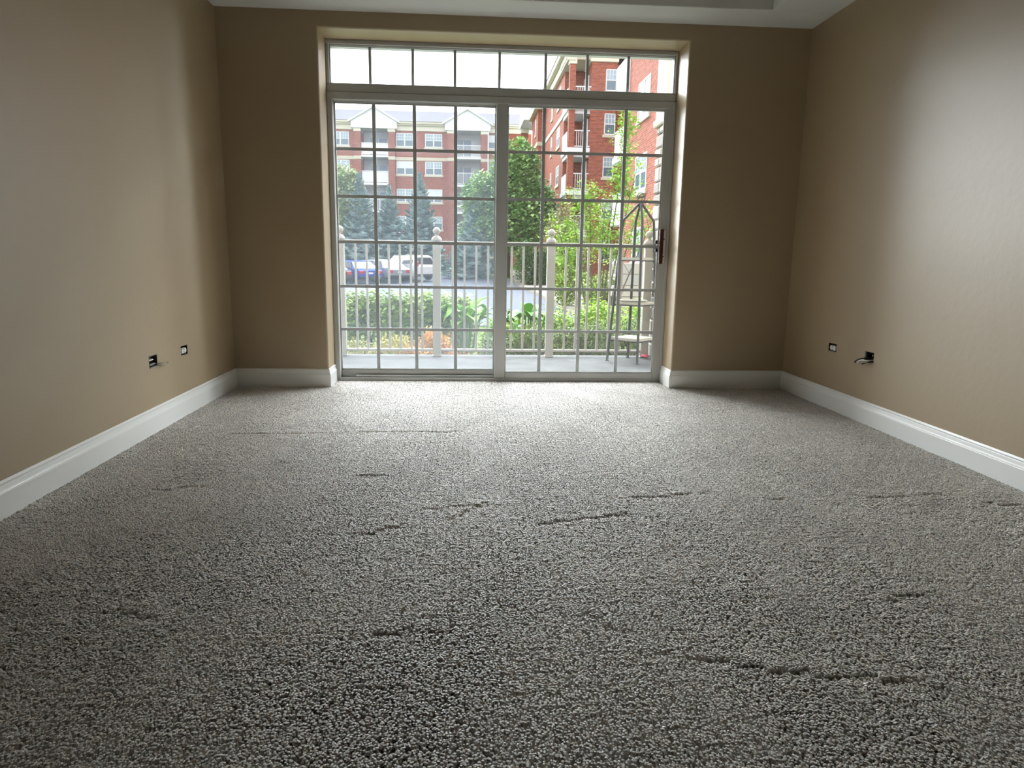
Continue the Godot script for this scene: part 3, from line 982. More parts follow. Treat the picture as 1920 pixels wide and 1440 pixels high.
func picket_rail(o: Node3D, a: Vector3, b: Vector3, h: float, solid := false) -> void:
	# a white balcony rail from a to b (feet of the rail)
	var m := MB.new()
	var t := Transform3D(Basis(Vector3.UP, -atan2(b.z - a.z, b.x - a.x)), a)
	var l := Vector2(b.x - a.x, b.z - a.z).length()
	m.box(Vector3(0, h - 0.07, -0.035), Vector3(l, h, 0.035), 0.01)
	m.box(Vector3(0, 0.06, -0.025), Vector3(l, 0.12, 0.025))
	var n := int(l / 0.13)
	for k in range(1, n):
		var x := l * k / n
		m.box(Vector3(x - 0.016, 0.1, -0.012), Vector3(x + 0.016, h - 0.05, 0.012))
	if solid:
		m.box(Vector3(0.04, 0.1, -0.02), Vector3(l - 0.04, h - 0.05, -0.014))
	part(o, "railing", m.mesh(), M.outwhite, t)

func glazed_door(o: Node3D, at: Vector3, turn := 0.0) -> void:
	var f := part(o, "balcony_door", boxes([[-0.9, 0, -0.03, -0.82, 2.05, 0.04], [0.82, 0, -0.03, 0.9, 2.05, 0.04], [-0.9, 1.97, -0.03, 0.9, 2.05, 0.04], [-0.04, 0, -0.03, 0.04, 1.97, 0.04], [-0.82, 0, -0.03, 0.82, 0.1, 0.04]]), M.outwhite, Transform3D(Basis(Vector3.UP, turn), at))
	part(f, "pane", bx(Vector3(-0.82, 0.1, -0.01), Vector3(-0.04, 1.97, 0.0)), M.pane)
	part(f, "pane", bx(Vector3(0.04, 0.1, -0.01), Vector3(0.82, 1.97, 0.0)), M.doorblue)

func far_block() -> void:
	make_window_meshes()
	var o := thing("apartment_building", "long brick apartment block with white gables over balcony bays, beyond the spruces", "building", Vector3(0, 0, 0))
	var zf := -68.6
	var top := 13.5
	var sills := [11.96, 9.22, 6.48, 3.74, 1.0]
	var period := 9.42
	var fl := [11.06, 8.32, 5.58, 2.84, 0.1]
	for k in range(-2, 1):
		var x := -2.44 + period * k
		# brick wall to the right of the bay, with its two window columns
		var xa := x + 4.08
		var xb := x + period
		var last := k == 0
		if last: xb = 6.2
		part(o, "brick_wall", bx(Vector3(xa, -0.5, zf - 5.0), Vector3(xb, top, zf)), M.brick)
		part(o, "stone_band", bx(Vector3(xa, 10.6, zf - 0.1), Vector3(xb, 10.93, zf + 0.06), 0.02), M.lime)
		part(o, "cornice", boxes([[xa, 13.5, zf - 5, xb, 14.03, zf + 0.08], [xa, 14.0, zf - 5, xb, 14.14, zf + 0.28], [xa, 14.14, zf - 5, xb, 14.4, zf + 0.42]], 0.02), M.outcream)
		for s in 5:
			window(o, Vector3(x + 4.08 + 1.73 - 0.75 + 0.0, sills[s], zf), 0.0, "double", (s + k) % 3 == 0)
			if not last:
				window(o, Vector3(x + period - 1.42, sills[s], zf), 0.0, "double", (s + k) % 4 == 1)
		# the balcony bay: two brick piers, a gable, slabs, rails and doors
		for px in [x, x + 3.43]:
			part(o, "brick_pier", bx(Vector3(px, -0.5, zf - 2.4), Vector3(px + 0.66, 13.3, zf + 0.35)), M.brick)
			part(o, "pier_cap", bx(Vector3(px - 0.04, 13.3, zf - 2.4), Vector3(px + 0.70, 13.62, zf + 0.4), 0.02), M.outcream)
			part(o, "pier_band", bx(Vector3(px - 0.03, 10.6, zf - 1.0), Vector3(px + 0.69, 10.93, zf + 0.4), 0.02), M.lime)
		part(o, "recess_wall", bx(Vector3(x + 0.6, -0.5, zf - 5.0), Vector3(x + 3.5, 13.6, zf - 1.8)), M.siding)
		var g := MB.new()
		g.prism(PackedVector2Array([Vector2(x - 0.25, 13.62), Vector2(x + 4.34, 13.62), Vector2(x + 4.34, 14.3), Vector2(x + 2.045, 15.62), Vector2(x - 0.25, 14.3)]), zf - 4.0, zf + 0.5)
		part(o, "gable", g.mesh(), M.outwhite)
		var rk := MB.new()
		for sg in [-1.0, 1.0]:
			var c := x + 2.045
			var p := [Vector2(c, 15.62), Vector2(c + sg * 2.55, 14.15), Vector2(c + sg * 2.55, 14.33), Vector2(c, 15.80)]
			if sg > 0: p.reverse()
			p.reverse()
			rk.prism(PackedVector2Array(p), zf - 4.5, zf + 0.7)
		part(o, "gable_rake", rk.mesh(), M.outwhite)
		for s in 5:
			var y: float = fl[s]
			part(o, "balcony_slab", bx(Vector3(x + 0.6, y - 0.22, zf - 2.0), Vector3(x + 3.5, y, zf + 0.3), 0.02), M.outwhite)
			picket_rail(o, Vector3(x + 0.66, y, zf + 0.2), Vector3(x + 3.43, y, zf + 0.2), 1.18, k < 0 and s < 2)
			glazed_door(o, Vector3(x + (2.2 if k < 0 else 1.6), y, zf - 1.78))
	var rf := MB.new()
	rf.quad(Vector3(-24.0, 14.36, zf + 0.5), Vector3(6.3, 14.36, zf + 0.5), Vector3(6.3, 16.3, zf - 4.5), Vector3(-24.0, 16.3, zf - 4.5))
	rf.quad(Vector3(6.3, 14.36, zf - 10), Vector3(-24.0, 14.36, zf - 10), Vector3(-24.0, 16.3, zf - 4.5), Vector3(6.3, 16.3, zf - 4.5))
	rf.quad(Vector3(-24.0, 14.36, zf - 10), Vector3(6.3, 14.36, zf - 10), Vector3(6.3, 14.36, zf + 0.5), Vector3(-24.0, 14.36, zf + 0.5))
	part(o, "roof", rf.mesh(), M.roof)
	var ds := MB.new()
	ds.tube([Vector3(1.95, 14.1, zf + 0.5), Vector3(1.85, 13.7, zf + 0.45), Vector3(1.72, 13.45, zf + 0.4), Vector3(1.72, 0.3, zf + 0.4)], [0.06], 8)
	part(o, "downspout", ds.mesh(), M.outwhite)

func wing() -> void:
	var o := thing("apartment_wing", "tall brick wing with corner balconies and a window facing the patio", "building")
	var x := WING
	var top := 13.5
	var sills := [11.72, 9.02, 6.32, 3.62, 0.92]
	var fl := [10.85, 8.15, 5.45, 2.75, 0.05]
	# the stretch nearest the patio: a blank brick wall with one window per floor, seen edge-on
	part(o, "brick_wall", bx(Vector3(x, -0.6, -24.1), Vector3(x + 6, top, -17.4)), M.brick)
	part(o, "corner_trim", bx(Vector3(x - 0.08, -0.5, -24.25), Vector3(x + 0.3, top, -24.05), 0.02), M.outwhite)
	for s in sills:
		window(o, Vector3(x, s, -21.5), -PI / 2, "double")
	# balconies in the gap beyond it
	for y in fl:
		part(o, "balcony_slab", bx(Vector3(x - 0.1, y - 0.28, -26.6), Vector3(x + 4, y, -24.2), 0.02), M.outwhite)
		picket_rail(o, Vector3(x - 0.02, y, -24.3), Vector3(x - 0.02, y, -26.5), 1.1, true)
		picket_rail(o, Vector3(x - 0.02, y, -26.5), Vector3(x + 3.5, y, -26.5), 1.1, false)
	# the pier that faces the patio, and the wall stepping back beside it
	part(o, "brick_wall", bx(Vector3(7.60, -0.5, -57.0), Vector3(9.24, top, -41.4)), M.brick)
	part(o, "brick_wall", bx(Vector3(9.0, -0.5, -57.0), Vector3(16.0, top, -42.0)), M.brick)
	part(o, "brick_wall", bx(Vector3(12.0, -0.6, -42.5), Vector3(16.0, top, -17.4)), M.brick)
	part(o, "cornice", bx(Vector3(7.5, 13.46, -44), Vector3(9.34, 14.3, -41.3), 0.03), M.outcream)
	for s in 5:
		window(o, Vector3(8.90, sills[s], -41.4), 0.0, "single")
	# corner balconies between pier and column
	part(o, "recess_wall", bx(Vector3(x + 0.02, -0.5, -56.9), Vector3(7.7, 14.0, -44.3)), M.brick)
	var col := part(o, "brick_column", bx(Vector3(6.20, -0.5, -41.85), Vector3(6.58, 13.35, -41.4)), M.brick)
	part(col, "column_cap", bx(Vector3(6.14, 13.3, -41.9), Vector3(6.64, 13.75, -41.34), 0.02), M.outcream)
	part(o, "soffit_beam", boxes([[x - 0.3, 13.6, -44.5, 7.7, 14.1, -41.5]], 0.02), M.lime)
	for y in fl:
		part(o, "balcony_slab", bx(Vector3(x - 0.12, y - 0.30, -44.4), Vector3(7.62, y, -41.25), 0.02), M.outwhite)
		part(o, "soffit", bx(Vector3(x - 0.02, y - 0.55, -44.4), Vector3(7.62, y - 0.29, -41.5)), M.siding)
		picket_rail(o, Vector3(6.58, y, -41.32), Vector3(7.60, y, -41.32), 1.1)
		picket_rail(o, Vector3(x - 0.05, y, -41.9), Vector3(x - 0.05, y, -44.3), 1.1, true)
		glazed_door(o, Vector3(7.55, y, -43.0), -PI / 2)
	# the long wall beyond, with its windows, band and eave
	part(o, "brick_wall", bx(Vector3(x, -0.5, -57.0), Vector3(9, top, -44.2)), M.brick)
	part(o, "stone_band", bx(Vector3(x - 0.06, 10.55, -57.0), Vector3(x + 0.1, 10.88, -44.2), 0.02), M.lime)
	for s in sills:
		window(o, Vector3(x, s, -47.0), -PI / 2, "double")
		window(o, Vector3(x, s, -51.2), -PI / 2, "single")
	part(o, "eave", boxes([[x - 0.25, 13.5, -57.0, x + 0.3, 14.05, -41.3], [x - 0.55, 14.05, -57.5, x + 0.3, 14.4, -40.9]], 0.02), M.outcream)
	# the next projecting bay and the balcony stack past it
	part(o, "brick_wall", bx(Vector3(5.66, -0.5, -62.0), Vector3(9, top, -56.6)), M.brick)
	part(o, "stone_band", bx(Vector3(5.60, 10.55, -62.0), Vector3(6.4, 10.88, -56.54), 0.02), M.lime)
	for s in sills:
		window(o, Vector3(5.66, s, -58.6), -PI / 2, "single")
	part(o, "eave", boxes([[5.3, 13.5, -62.0, 6.4, 14.4, -56.3]], 0.02), M.outcream)
	for y in fl:
		part(o, "balcony_slab", bx(Vector3(5.0, y - 0.3, -66.0), Vector3(6.5, y, -62.0), 0.02), M.outwhite)
		picket_rail(o, Vector3(5.05, y, -62.0), Vector3(5.05, y, -65.9), 1.1, true)
	part(o, "recess_wall", bx(Vector3(6.3, -0.5, -67.6), Vector3(9, 13.6, -61.9)), M.siding)
	var c2 := part(o, "brick_column", bx(Vector3(4.95, -0.5, -66.6), Vector3(5.6, 13.2, -66.0)), M.brick)
	part(c2, "column_cap", bx(Vector3(4.88, 13.15, -66.7), Vector3(5.68, 13.6, -65.9), 0.02), M.outcream)
	var g := MB.new()
	g.xf = Transform3D(Basis(Vector3.UP, PI / 2), Vector3(0, 0, 0))
	g.prism(PackedVector2Array([Vector2(61.7, 13.6), Vector2(67.0, 13.6), Vector2(67.0, 14.3), Vector2(64.35, 16.0), Vector2(61.7, 14.3)]), 4.8, 9.0)
	part(o, "gable", g.mesh(), M.outwhite)
	var rf := MB.new()
	rf.quad(Vector3(x - 0.6, 14.4, -40.9), Vector3(x + 4.2, 16.6, -44.5), Vector3(x + 4.2, 16.6, -62.0), Vector3(x - 0.6, 14.4, -62.0))
	rf.tri(Vector3(x - 0.6, 14.4, -40.9), Vector3(x + 8, 14.4, -40.9), Vector3(x + 4.2, 16.6, -44.5))
	rf.quad(Vector3(x - 0.6, 14.4, -62.0), Vector3(x + 8, 14.4, -62.0), Vector3(x + 8, 14.4, -40.9), Vector3(x - 0.6, 14.4, -40.9))
	rf.quad(Vector3(x + 8, 14.4, -40.9), Vector3(x + 8, 14.4, -62), Vector3(x + 4.2, 16.6, -62.0), Vector3(x + 4.2, 16.6, -44.5))
	part(o, "roof", rf.mesh(), M.roof)

# -- plants
func leaf_cluster(n: int, spread: float, size: float, r: RandomNumberGenerator, aspect := 0.55) -> ArrayMesh:
	var m := MB.new()
	for i in n:
		var d := Vector3(r.randf_range(-1, 1), r.randf_range(-1, 1), r.randf_range(-1, 1))
		var o := d * spread
		var b := Basis(Vector3.UP, TAU * r.randf()) * Basis(Vector3.RIGHT, r.randf_range(-0.9, 0.5))
		m.xf = Transform3D(b, o)
		var k := r.randf_range(0.75, 1.25)
		m.col = Color(k * r.randf_range(0.9, 1.15), k, k * 0.9)
		var s := size * r.randf_range(0.7, 1.25)
		var w := s * aspect * 0.5
		m.tri(Vector3(0, 0, 0), Vector3(w, s * 0.06, s * 0.45), Vector3(0, 0, s))
		m.tri(Vector3(0, 0, 0), Vector3(0, 0, s), Vector3(-w, s * 0.06, s * 0.45))
	return m.mesh()

func blob_leaves(blobs: Array, n: int, r: RandomNumberGenerator, size: Array) -> Array:
	# cluster places near the surfaces of ellipsoids [centre, radii]
	var out := []
	for i in n:
		var b = blobs[r.randi() % blobs.size()]
		var d := Vector3(r.randfn(), r.randfn(), r.randfn()).normalized()
		var p: Vector3 = b[0] + d * (b[1] as Vector3) * pow(r.randf(), 0.25)
		var s := r.randf_range(size[0], size[1])
		out.append(Transform3D(Basis(Vector3.UP, TAU * r.randf()) * Basis(Vector3.RIGHT, r.randf_range(-0.5, 0.5)) * Basis().scaled(Vector3.ONE * s), p))
	return out

func tints(n: int, a: Color, b: Color, r: RandomNumberGenerator) -> Array:
	var out := []
	for i in n:
		var q := a.lerp(b, r.randf())
		out.append(q * r.randf_range(0.8, 1.2))
	return out

func bush(called: String, label: String, at: Vector3, blobs: Array, n: int, mesh: Mesh, a: Color, b: Color, size: Array, sd: int, category := "shrub", group := "") -> Node3D:
	var r := RandomNumberGenerator.new()
	r.seed = sd
	var o := thing(called, label, category, at, 0.0, group)
	var m := MB.new()
	for q in blobs:
		for k in 3:
			var e: Vector3 = q[0] + Vector3(r.randf_range(-0.6, 0.6), 0.2, r.randf_range(-0.6, 0.6)) * (q[1] as Vector3)
			m.tube([Vector3(q[0].x * 0.3, 0, q[0].z * 0.3), Vector3(q[0].x, 0, q[0].z).lerp(e, 0.5) * 0.8 + Vector3(0, e.y * 0.3, 0), e], [0.014, 0.009, 0.004], 5)
	part(o, "stems", m.mesh(), M.bark)
	scatter(o, "foliage", mesh, M.leaf, blob_leaves(blobs, n, r, size), tints(n, a, b, r))
	return o

func garden() -> void:
	var r := RandomNumberGenerator.new()
	r.seed = 301
	var small := leaf_cluster(12, 0.09, 0.075, r)
	var fine := leaf_cluster(14, 0.07, 0.05, r, 0.4)
	var g1 := Color(0.20, 0.34, 0.07)
	var g2 := Color(0.36, 0.50, 0.10)
	var d1 := Color(0.08, 0.17, 0.07)
	var d2 := Color(0.18, 0.30, 0.09)
	var list := [
		[Vector3(-2.35, 0, -4.2), 0.95, 0.5, "leafy green shrub half hidden by the door frame at the end of the hedge row"],
		[Vector3(-1.80, 0, -4.5), 1.06, 0.36, "leafy green shrub behind the first railing post, below the blue car"],
		[Vector3(-1.28, 0, -4.3), 1.02, 0.30, "leafy yellow-green shrub beside the gap that shows the driveway"],
		[Vector3(-0.86, 0, -4.5), 1.05, 0.34, "leafy green shrub just before the second railing post"],
		[Vector3(-0.50, 0, -4.7), 0.98, 0.28, "thin leafy shrub just past the second railing post"]]
	for i in list.size():
		var q = list[i]
		var w: float = q[2]
		var h: float = q[1]
		bush("leafy_shrub", q[3], Vector3(q[0].x, gy(q[0].z), q[0].z), [[Vector3(0, h * 0.45, 0), Vector3(w, h * 0.45, w)], [Vector3(w * 0.3, h * 0.78, 0.05), Vector3(w * 0.65, h * 0.22, w * 0.6)], [Vector3(-w * 0.4, h * 0.72, 0), Vector3(w * 0.5, h * 0.25, w * 0.5)]], 420, small, d2, g2 * 1.15, [0.8, 1.3], 400 + i, "shrub", "shrubs beyond the patio railing")
	var gold := [
		[Vector3(-1.75, 0, -3.2), 0.50, 0.34, Color(0.34, 0.36, 0.14), Color(0.42, 0.40, 0.16), "dull yellow-green low shrub at the first railing post"],
		[Vector3(-1.22, 0, -3.1), 0.60, 0.28, Color(0.40, 0.42, 0.12), Color(0.55, 0.46, 0.14), "yellow-green low shrub next to the orange ones"],
		[Vector3(-0.96, 0, -2.95), 0.48, 0.20, Color(0.62, 0.30, 0.10), Color(0.70, 0.50, 0.16), "orange-leaved low shrub beside the yellow-green one"],
		[Vector3(-0.76, 0, -3.15), 0.66, 0.22, Color(0.66, 0.30, 0.14), Color(0.62, 0.46, 0.16), "tallest orange-leaved shrub before the second railing post"],
		[Vector3(-0.46, 0, -2.95), 0.36, 0.13, Color(0.60, 0.24, 0.14), Color(0.56, 0.42, 0.16), "small orange-red shrub just past the second railing post"],
		[Vector3(-0.20, 0, -2.95), 0.36, 0.14, Color(0.58, 0.26, 0.18), Color(0.5, 0.4, 0.2), "small reddish shrub beside the meeting rail of the door"]]
	for i in gold.size():
		var q = gold[i]
		var w: float = q[2]
		var h: float = q[1]
		bush("low_shrub", q[5], Vector3(q[0].x, gy(q[0].z), q[0].z), [[Vector3(0, h * 0.55, 0), Vector3(w, h * 0.42, w * 0.8)]], 240, fine, q[3], q[4], [0.8, 1.2], 430 + i, "shrub", "coloured low shrubs along the railing")
	# dark box shrubs along the railing on the other side of the door
	var dark := [[Vector3(0.05, 0, -2.95), 0.62, 0.26, "small clipped shrub below the broad leaves, next to the meeting rail"], [Vector3(0.42, 0, -3.0), 0.74, 0.26, "clipped dark shrub just before the third railing post"], [Vector3(0.86, 0, -3.0), 0.78, 0.29, "clipped dark shrub just past the third railing post"], [Vector3(1.30, 0, -3.0), 0.82, 0.3, "clipped dark shrub behind the plant stand"], [Vector3(1.72, 0, -3.1), 0.82, 0.3, "clipped dark shrub behind the last railing post"]]
	for i in dark.size():
		var q = dark[i]
		var w: float = q[2]
		var h: float = q[1]
		bush("box_shrub", q[3], Vector3(q[0].x, gy(q[0].z), q[0].z), [[Vector3(0, h * 0.52, 0), Vector3(w, h * 0.45, w * 0.8)]], 360, fine, d1, Color(0.26, 0.32, 0.10), [0.8, 1.2], 450 + i, "shrub", "dark clipped shrubs along the railing")
	var lime := [[Vector3(0.92, 0, -4.6), 0.86, 0.32, "bright green mound of leaves behind the third railing post"], [Vector3(1.62, 0, -4.8), 0.98, 0.42, "bright green mound of leaves behind the plant stand"], [Vector3(2.35, 0, -5.0), 1.0, 0.42, "bright green mound of leaves behind the stone column"], [Vector3(0.30, 0, -5.1), 0.74, 0.4, "bright green mound of leaves behind the dark broad-leaved plant"], [Vector3(-0.95, 0, -5.3), 0.72, 0.36, "bright green mound low behind the second railing post"]]
	for i in lime.size():
		var q = lime[i]
		var w: float = q[2]
		var h: float = q[1]
		bush("leafy_mound", q[3], Vector3(q[0].x, gy(q[0].z), q[0].z), [[Vector3(0, h * 0.5, 0), Vector3(w, h * 0.45, w)]], 420, small, Color(0.26, 0.46, 0.06), Color(0.42, 0.62, 0.10), [0.7, 1.15], 470 + i, "shrub", "bright green mounds")
	broad_plant("broad_leaf_plant", "broad-leaved plant with large light green leaves before the fixed door panel", Vector3(-0.36, gy(-4.15), -4.15), 1.16, 20, 0.40, 61, Color(0.40, 0.60, 0.16))
	broad_plant("broad_leaf_plant", "broad-leaved plant with dark glossy leaves before the third railing post", Vector3(0.46, gy(-3.75), -3.75), 1.10, 22, 0.31, 62, Color(0.14, 0.30, 0.08))

func broad_leaf(l: float, w: float, droop: float) -> ArrayMesh:
	var m := MB.new()
	var n := 7
	var row := []
	for i in n + 1:
		var t := float(i) / n
		var a := droop * t
		var c := Vector3(0, l * t * cos(a) * 0.95, l * t * sin(a) * 0.8)
		var ww := w * sin(PI * clampf(t * 0.94 + 0.04, 0, 1)) * (1.15 - 0.4 * t)
		row.append([c + Vector3(-ww, 0.0, 0.0) + Vector3(0, ww * 0.2, -ww * 0.35), c, c + Vector3(ww, ww * 0.2, -ww * 0.35)])
	for i in n:
		for k in 2:
			m.quad(row[i][k], row[i][k + 1], row[i + 1][k + 1], row[i + 1][k])
	return m.mesh()

func broad_plant(called: String, label: String, at: Vector3, h: float, n: int, size: float, sd: int, c: Color) -> void:
	var r := RandomNumberGenerator.new()
	r.seed = sd
	var o := thing(called, label, "plant", at)
	var shapes := [broad_leaf(size, size * 0.26, 0.9), broad_leaf(size * 0.9, size * 0.22, 0.5), broad_leaf(size * 0.8, size * 0.28, 1.2)]
	for i in n:
		var a := TAU * i * 0.382 + r.randf() * 0.4
		var out := r.randf_range(0.06, 0.42)
		var y := h - size * 0.7 - out * 0.3 - r.randf_range(0, 0.14)
		var p := Vector3(sin(a) * out * 0.6, y, cos(a) * out * 0.6)
		var st := MB.new()
		st.tube([Vector3(sin(a) * 0.04, 0, cos(a) * 0.04), p * Vector3(0.7, 0.6, 0.7), p], [0.011, 0.008, 0.006], 6)
		var tilt := r.randf_range(0.3, 0.95)
		var lf := part(o, "leaf", shapes[i % 3], M["leafbroad"] if c.g > 0.5 else M["leafdark"], Transform3D(Basis(Vector3.UP, a) * Basis(Vector3.RIGHT, tilt), p))
		part(lf, "stalk", st.mesh(), M.greenstem, (Transform3D(Basis(Vector3.UP, a) * Basis(Vector3.RIGHT, tilt), p)).affine_inverse())

func trees() -> void:
	var r := RandomNumberGenerator.new()
	r.seed = 500
	var far_leaf := leaf_cluster(12, 0.28, 0.26, r, 0.8)
	# the big broad-leaved tree across the lot
	tree("shade_tree", "large rounded green shade tree in front of the wing, across the driveway", Vector3(2.5, gy(-44.0), -44.0), 9.4, [[Vector3(0.5, 7.0, 0), Vector3(1.7, 2.3, 1.7)], [Vector3(-1.4, 5.0, 0.3), Vector3(1.8, 1.9, 1.7)], [Vector3(1.5, 4.8, 0.2), Vector3(1.8, 2.0, 1.7)], [Vector3(0.0, 3.2, 0.5), Vector3(2.6, 1.5, 2.0)], [Vector3(-1.6, 3.0, 0.6), Vector3(1.6, 1.2, 1.5)]], 2600, far_leaf, Color(0.18, 0.32, 0.12), Color(0.36, 0.52, 0.20), 501)
	tree("pale_tree", "pale thin-leaved tree at the end of the block nearest the door frame", Vector3(-9.0, gy(-46.0), -46.0), 7.6, [[Vector3(0, 5.6, 0), Vector3(1.1, 1.7, 1.1)], [Vector3(0.4, 4.0, 0), Vector3(1.3, 1.2, 1.3)]], 420, far_leaf, Color(0.26, 0.36, 0.16), Color(0.42, 0.46, 0.24), 502)
	spruce("blue_spruce", "blue spruce closest to the pale tree, behind the blue parked car", Vector3(-8.0, gy(-45.5), -45.5), 7.1, 2.2, 510)
	spruce("blue_spruce", "shorter blue spruce between the two taller spruces behind the cars", Vector3(-6.0, gy(-46.0), -46.0), 6.3, 1.9, 511)
	spruce("blue_spruce", "tallest blue spruce, before the brick wall at the middle of the block", Vector3(-3.75, gy(-45.5), -45.5), 7.2, 2.1, 512)
	spruce("blue_spruce", "blue-green spruce tucked under the big shade tree", Vector3(0.0, gy(-43.0), -42.5), 5.0, 1.9, 513)
	spruce("blue_spruce", "low wide blue spruce at the far curb below the balconies", Vector3(-1.2, gy(-46.0), -48.0), 2.2, 1.0, 514)
	# darker evergreens at the foot of the wing
	var ev := leaf_cluster(14, 0.16, 0.14, r, 0.4)
	bush("evergreen", "dark upright evergreen at the foot of the shade tree beside the sidewalk", Vector3(3.2, gy(-36.0), -36.0), [[Vector3(0, 1.3, 0), Vector3(0.75, 1.4, 0.75)], [Vector3(0.9, 1.1, 0.4), Vector3(0.6, 1.2, 0.6)]], 620, ev, Color(0.07, 0.15, 0.06), Color(0.16, 0.26, 0.08), [0.9, 1.4], 520)
	bush("evergreen", "yellow-green upright evergreen behind the third railing post", Vector3(2.75, gy(-16.0), -16.2), [[Vector3(0, 0.9, 0), Vector3(0.36, 1.0, 0.36)], [Vector3(0.02, 1.9, 0), Vector3(0.22, 0.8, 0.22)]], 420, ev, Color(0.16, 0.28, 0.05), Color(0.34, 0.42, 0.08), [0.7, 1.1], 521)
	bush("evergreen", "tall loose shrub with reddish-brown leaves against the wing", Vector3(4.5, gy(-30.0), -30.0), [[Vector3(0, 2.6, 0), Vector3(0.9, 1.8, 0.9)], [Vector3(0.5, 1.2, 0), Vector3(0.9, 1.2, 0.9)]], 420, ev, Color(0.24, 0.20, 0.12), Color(0.32, 0.36, 0.14), [0.9, 1.4], 522)
	bush("foundation_shrub", "rounded green shrub on the lawn by the sidewalk", Vector3(4.6, gy(-27.0), -27.0), [[Vector3(0, 0.5, 0), Vector3(0.7, 0.5, 0.6)]], 300, ev, Color(0.24, 0.40, 0.06), Color(0.38, 0.52, 0.10), [0.8, 1.2], 523)
	bush("foundation_shrub", "long green hedge along the wing behind the birch stems", Vector3(4.7, gy(-17.0), -17.0), [[Vector3(-0.6, 0.5, 0), Vector3(0.7, 0.55, 0.7)], [Vector3(0.5, 0.5, 0.4), Vector3(0.8, 0.55, 0.7)], [Vector3(0.9, 0.45, 2.5), Vector3(0.6, 0.5, 1.2)]], 560, ev, Color(0.20, 0.34, 0.06), Color(0.36, 0.48, 0.12), [0.8, 1.2], 524)
	for i in 4:
		var p: Vector3 = [Vector3(-2.6, 0, -48.6), Vector3(-0.1, 0, -47.8), Vector3(0.8, 0, -48.4), Vector3(1.5, 0, -47.5)][i]
		bush("curb_shrub", ["low dark shrub at the far curb below the middle spruce", "low blue-green shrub at the far curb under the shade tree", "low green shrub behind the others at the far curb", "low green shrub at the far curb nearest the sidewalk"][i], Vector3(p.x, gy(p.z), p.z), [[Vector3(0, 0.45, 0), Vector3(0.62, 0.45, 0.55)]], 200, ev, Color(0.10, 0.22, 0.12), Color(0.20, 0.36, 0.16), [0.9, 1.3], 530 + i, "shrub", "low shrubs along the far curb")
	birch()

func tree(called: String, label: String, at: Vector3, h: float, blobs: Array, n: int, mesh: Mesh, a: Color, b: Color, sd: int) -> void:
	var r := RandomNumberGenerator.new()
	r.seed = sd
	var o := thing(called, label, "tree", at)
	var m := MB.new()
	m.tube([Vector3(0, -0.1, 0), Vector3(0.05, h * 0.3, 0), Vector3(0.1, h * 0.62, 0), Vector3(0.1, h * 0.85, 0)], [0.17, 0.14, 0.08, 0.03], 10)
	for q in blobs:
		var e: Vector3 = q[0]
		m.tube([Vector3(0.05, e.y * 0.45, 0), Vector3(e.x * 0.4, e.y * 0.7, e.z * 0.4), e], [0.08, 0.05, 0.02], 7)
	part(o, "trunk", m.mesh(), M.bark)
	scatter(o, "foliage", mesh, M.leaf, blob_leaves(blobs, n, r, [0.8, 1.3]), tints(n, a, b, r))

func spruce(called: String, label: String, at: Vector3, h: float, rad: float, sd: int) -> void:
	var r := RandomNumberGenerator.new()
	r.seed = sd
	var o := thing(called, label, "tree", at, 0.0, "blue spruces across the driveway")
	var t := MB.new()
	t.tube([Vector3(0, -0.1, 0), Vector3(0, h * 0.5, 0), Vector3(0, h, 0)], [0.13, 0.08, 0.015], 8)
	part(o, "trunk", t.mesh(), M.bark)
	var fr := MB.new()
	var q := RandomNumberGenerator.new()
	q.seed = 88
	for i in 26:                     # one bough a metre long along +z, needled twigs either side, tips lifted
		var u := q.randf_range(0.1, 1.0)
		var sg := -1.0 if i % 2 else 1.0
		var l := 0.34 * (1.15 - u) + 0.10
		var p := Vector3(0, -0.12 * sin(u * PI) + 0.04 * u, u)
		var d := Vector3(sg * 0.8, q.randf_range(-0.1, 0.25), 0.6).normalized() * l
		fr.col = Color(1, 1, 1) * q.randf_range(0.7, 1.3)
		var up := Vector3(0, 0.05, 0)
		fr.tri(p - Vector3(0, 0, 0.05), p + Vector3(0, 0, 0.06), p + d + up)
		fr.tri(p - up * 0.9, p + up * 0.9, p + d)
	var m := fr.mesh()
	var placed := []
	var n := int(h * 46)
	for i in n:
		var f := pow(float(i) / n, 0.8)
		var y := h * (0.06 + 0.93 * f)
		var l := (rad * (1.0 - f) + 0.12) * r.randf_range(0.75, 1.12)
		var a := i * 2.4 + r.randf() * 0.5
		var tilt := lerpf(0.22, -0.5, f) + r.randf_range(-0.12, 0.12)
		placed.append(Transform3D(Basis(Vector3.UP, a) * Basis(Vector3.RIGHT, tilt) * Basis().scaled(Vector3(l * 1.0 + 0.12, maxf(l, 0.5), l)), Vector3(0, y, 0)))
	scatter(o, "boughs", m, M.needle, placed, tints(n, Color(0.12, 0.21, 0.18), Color(0.38, 0.50, 0.46), r))

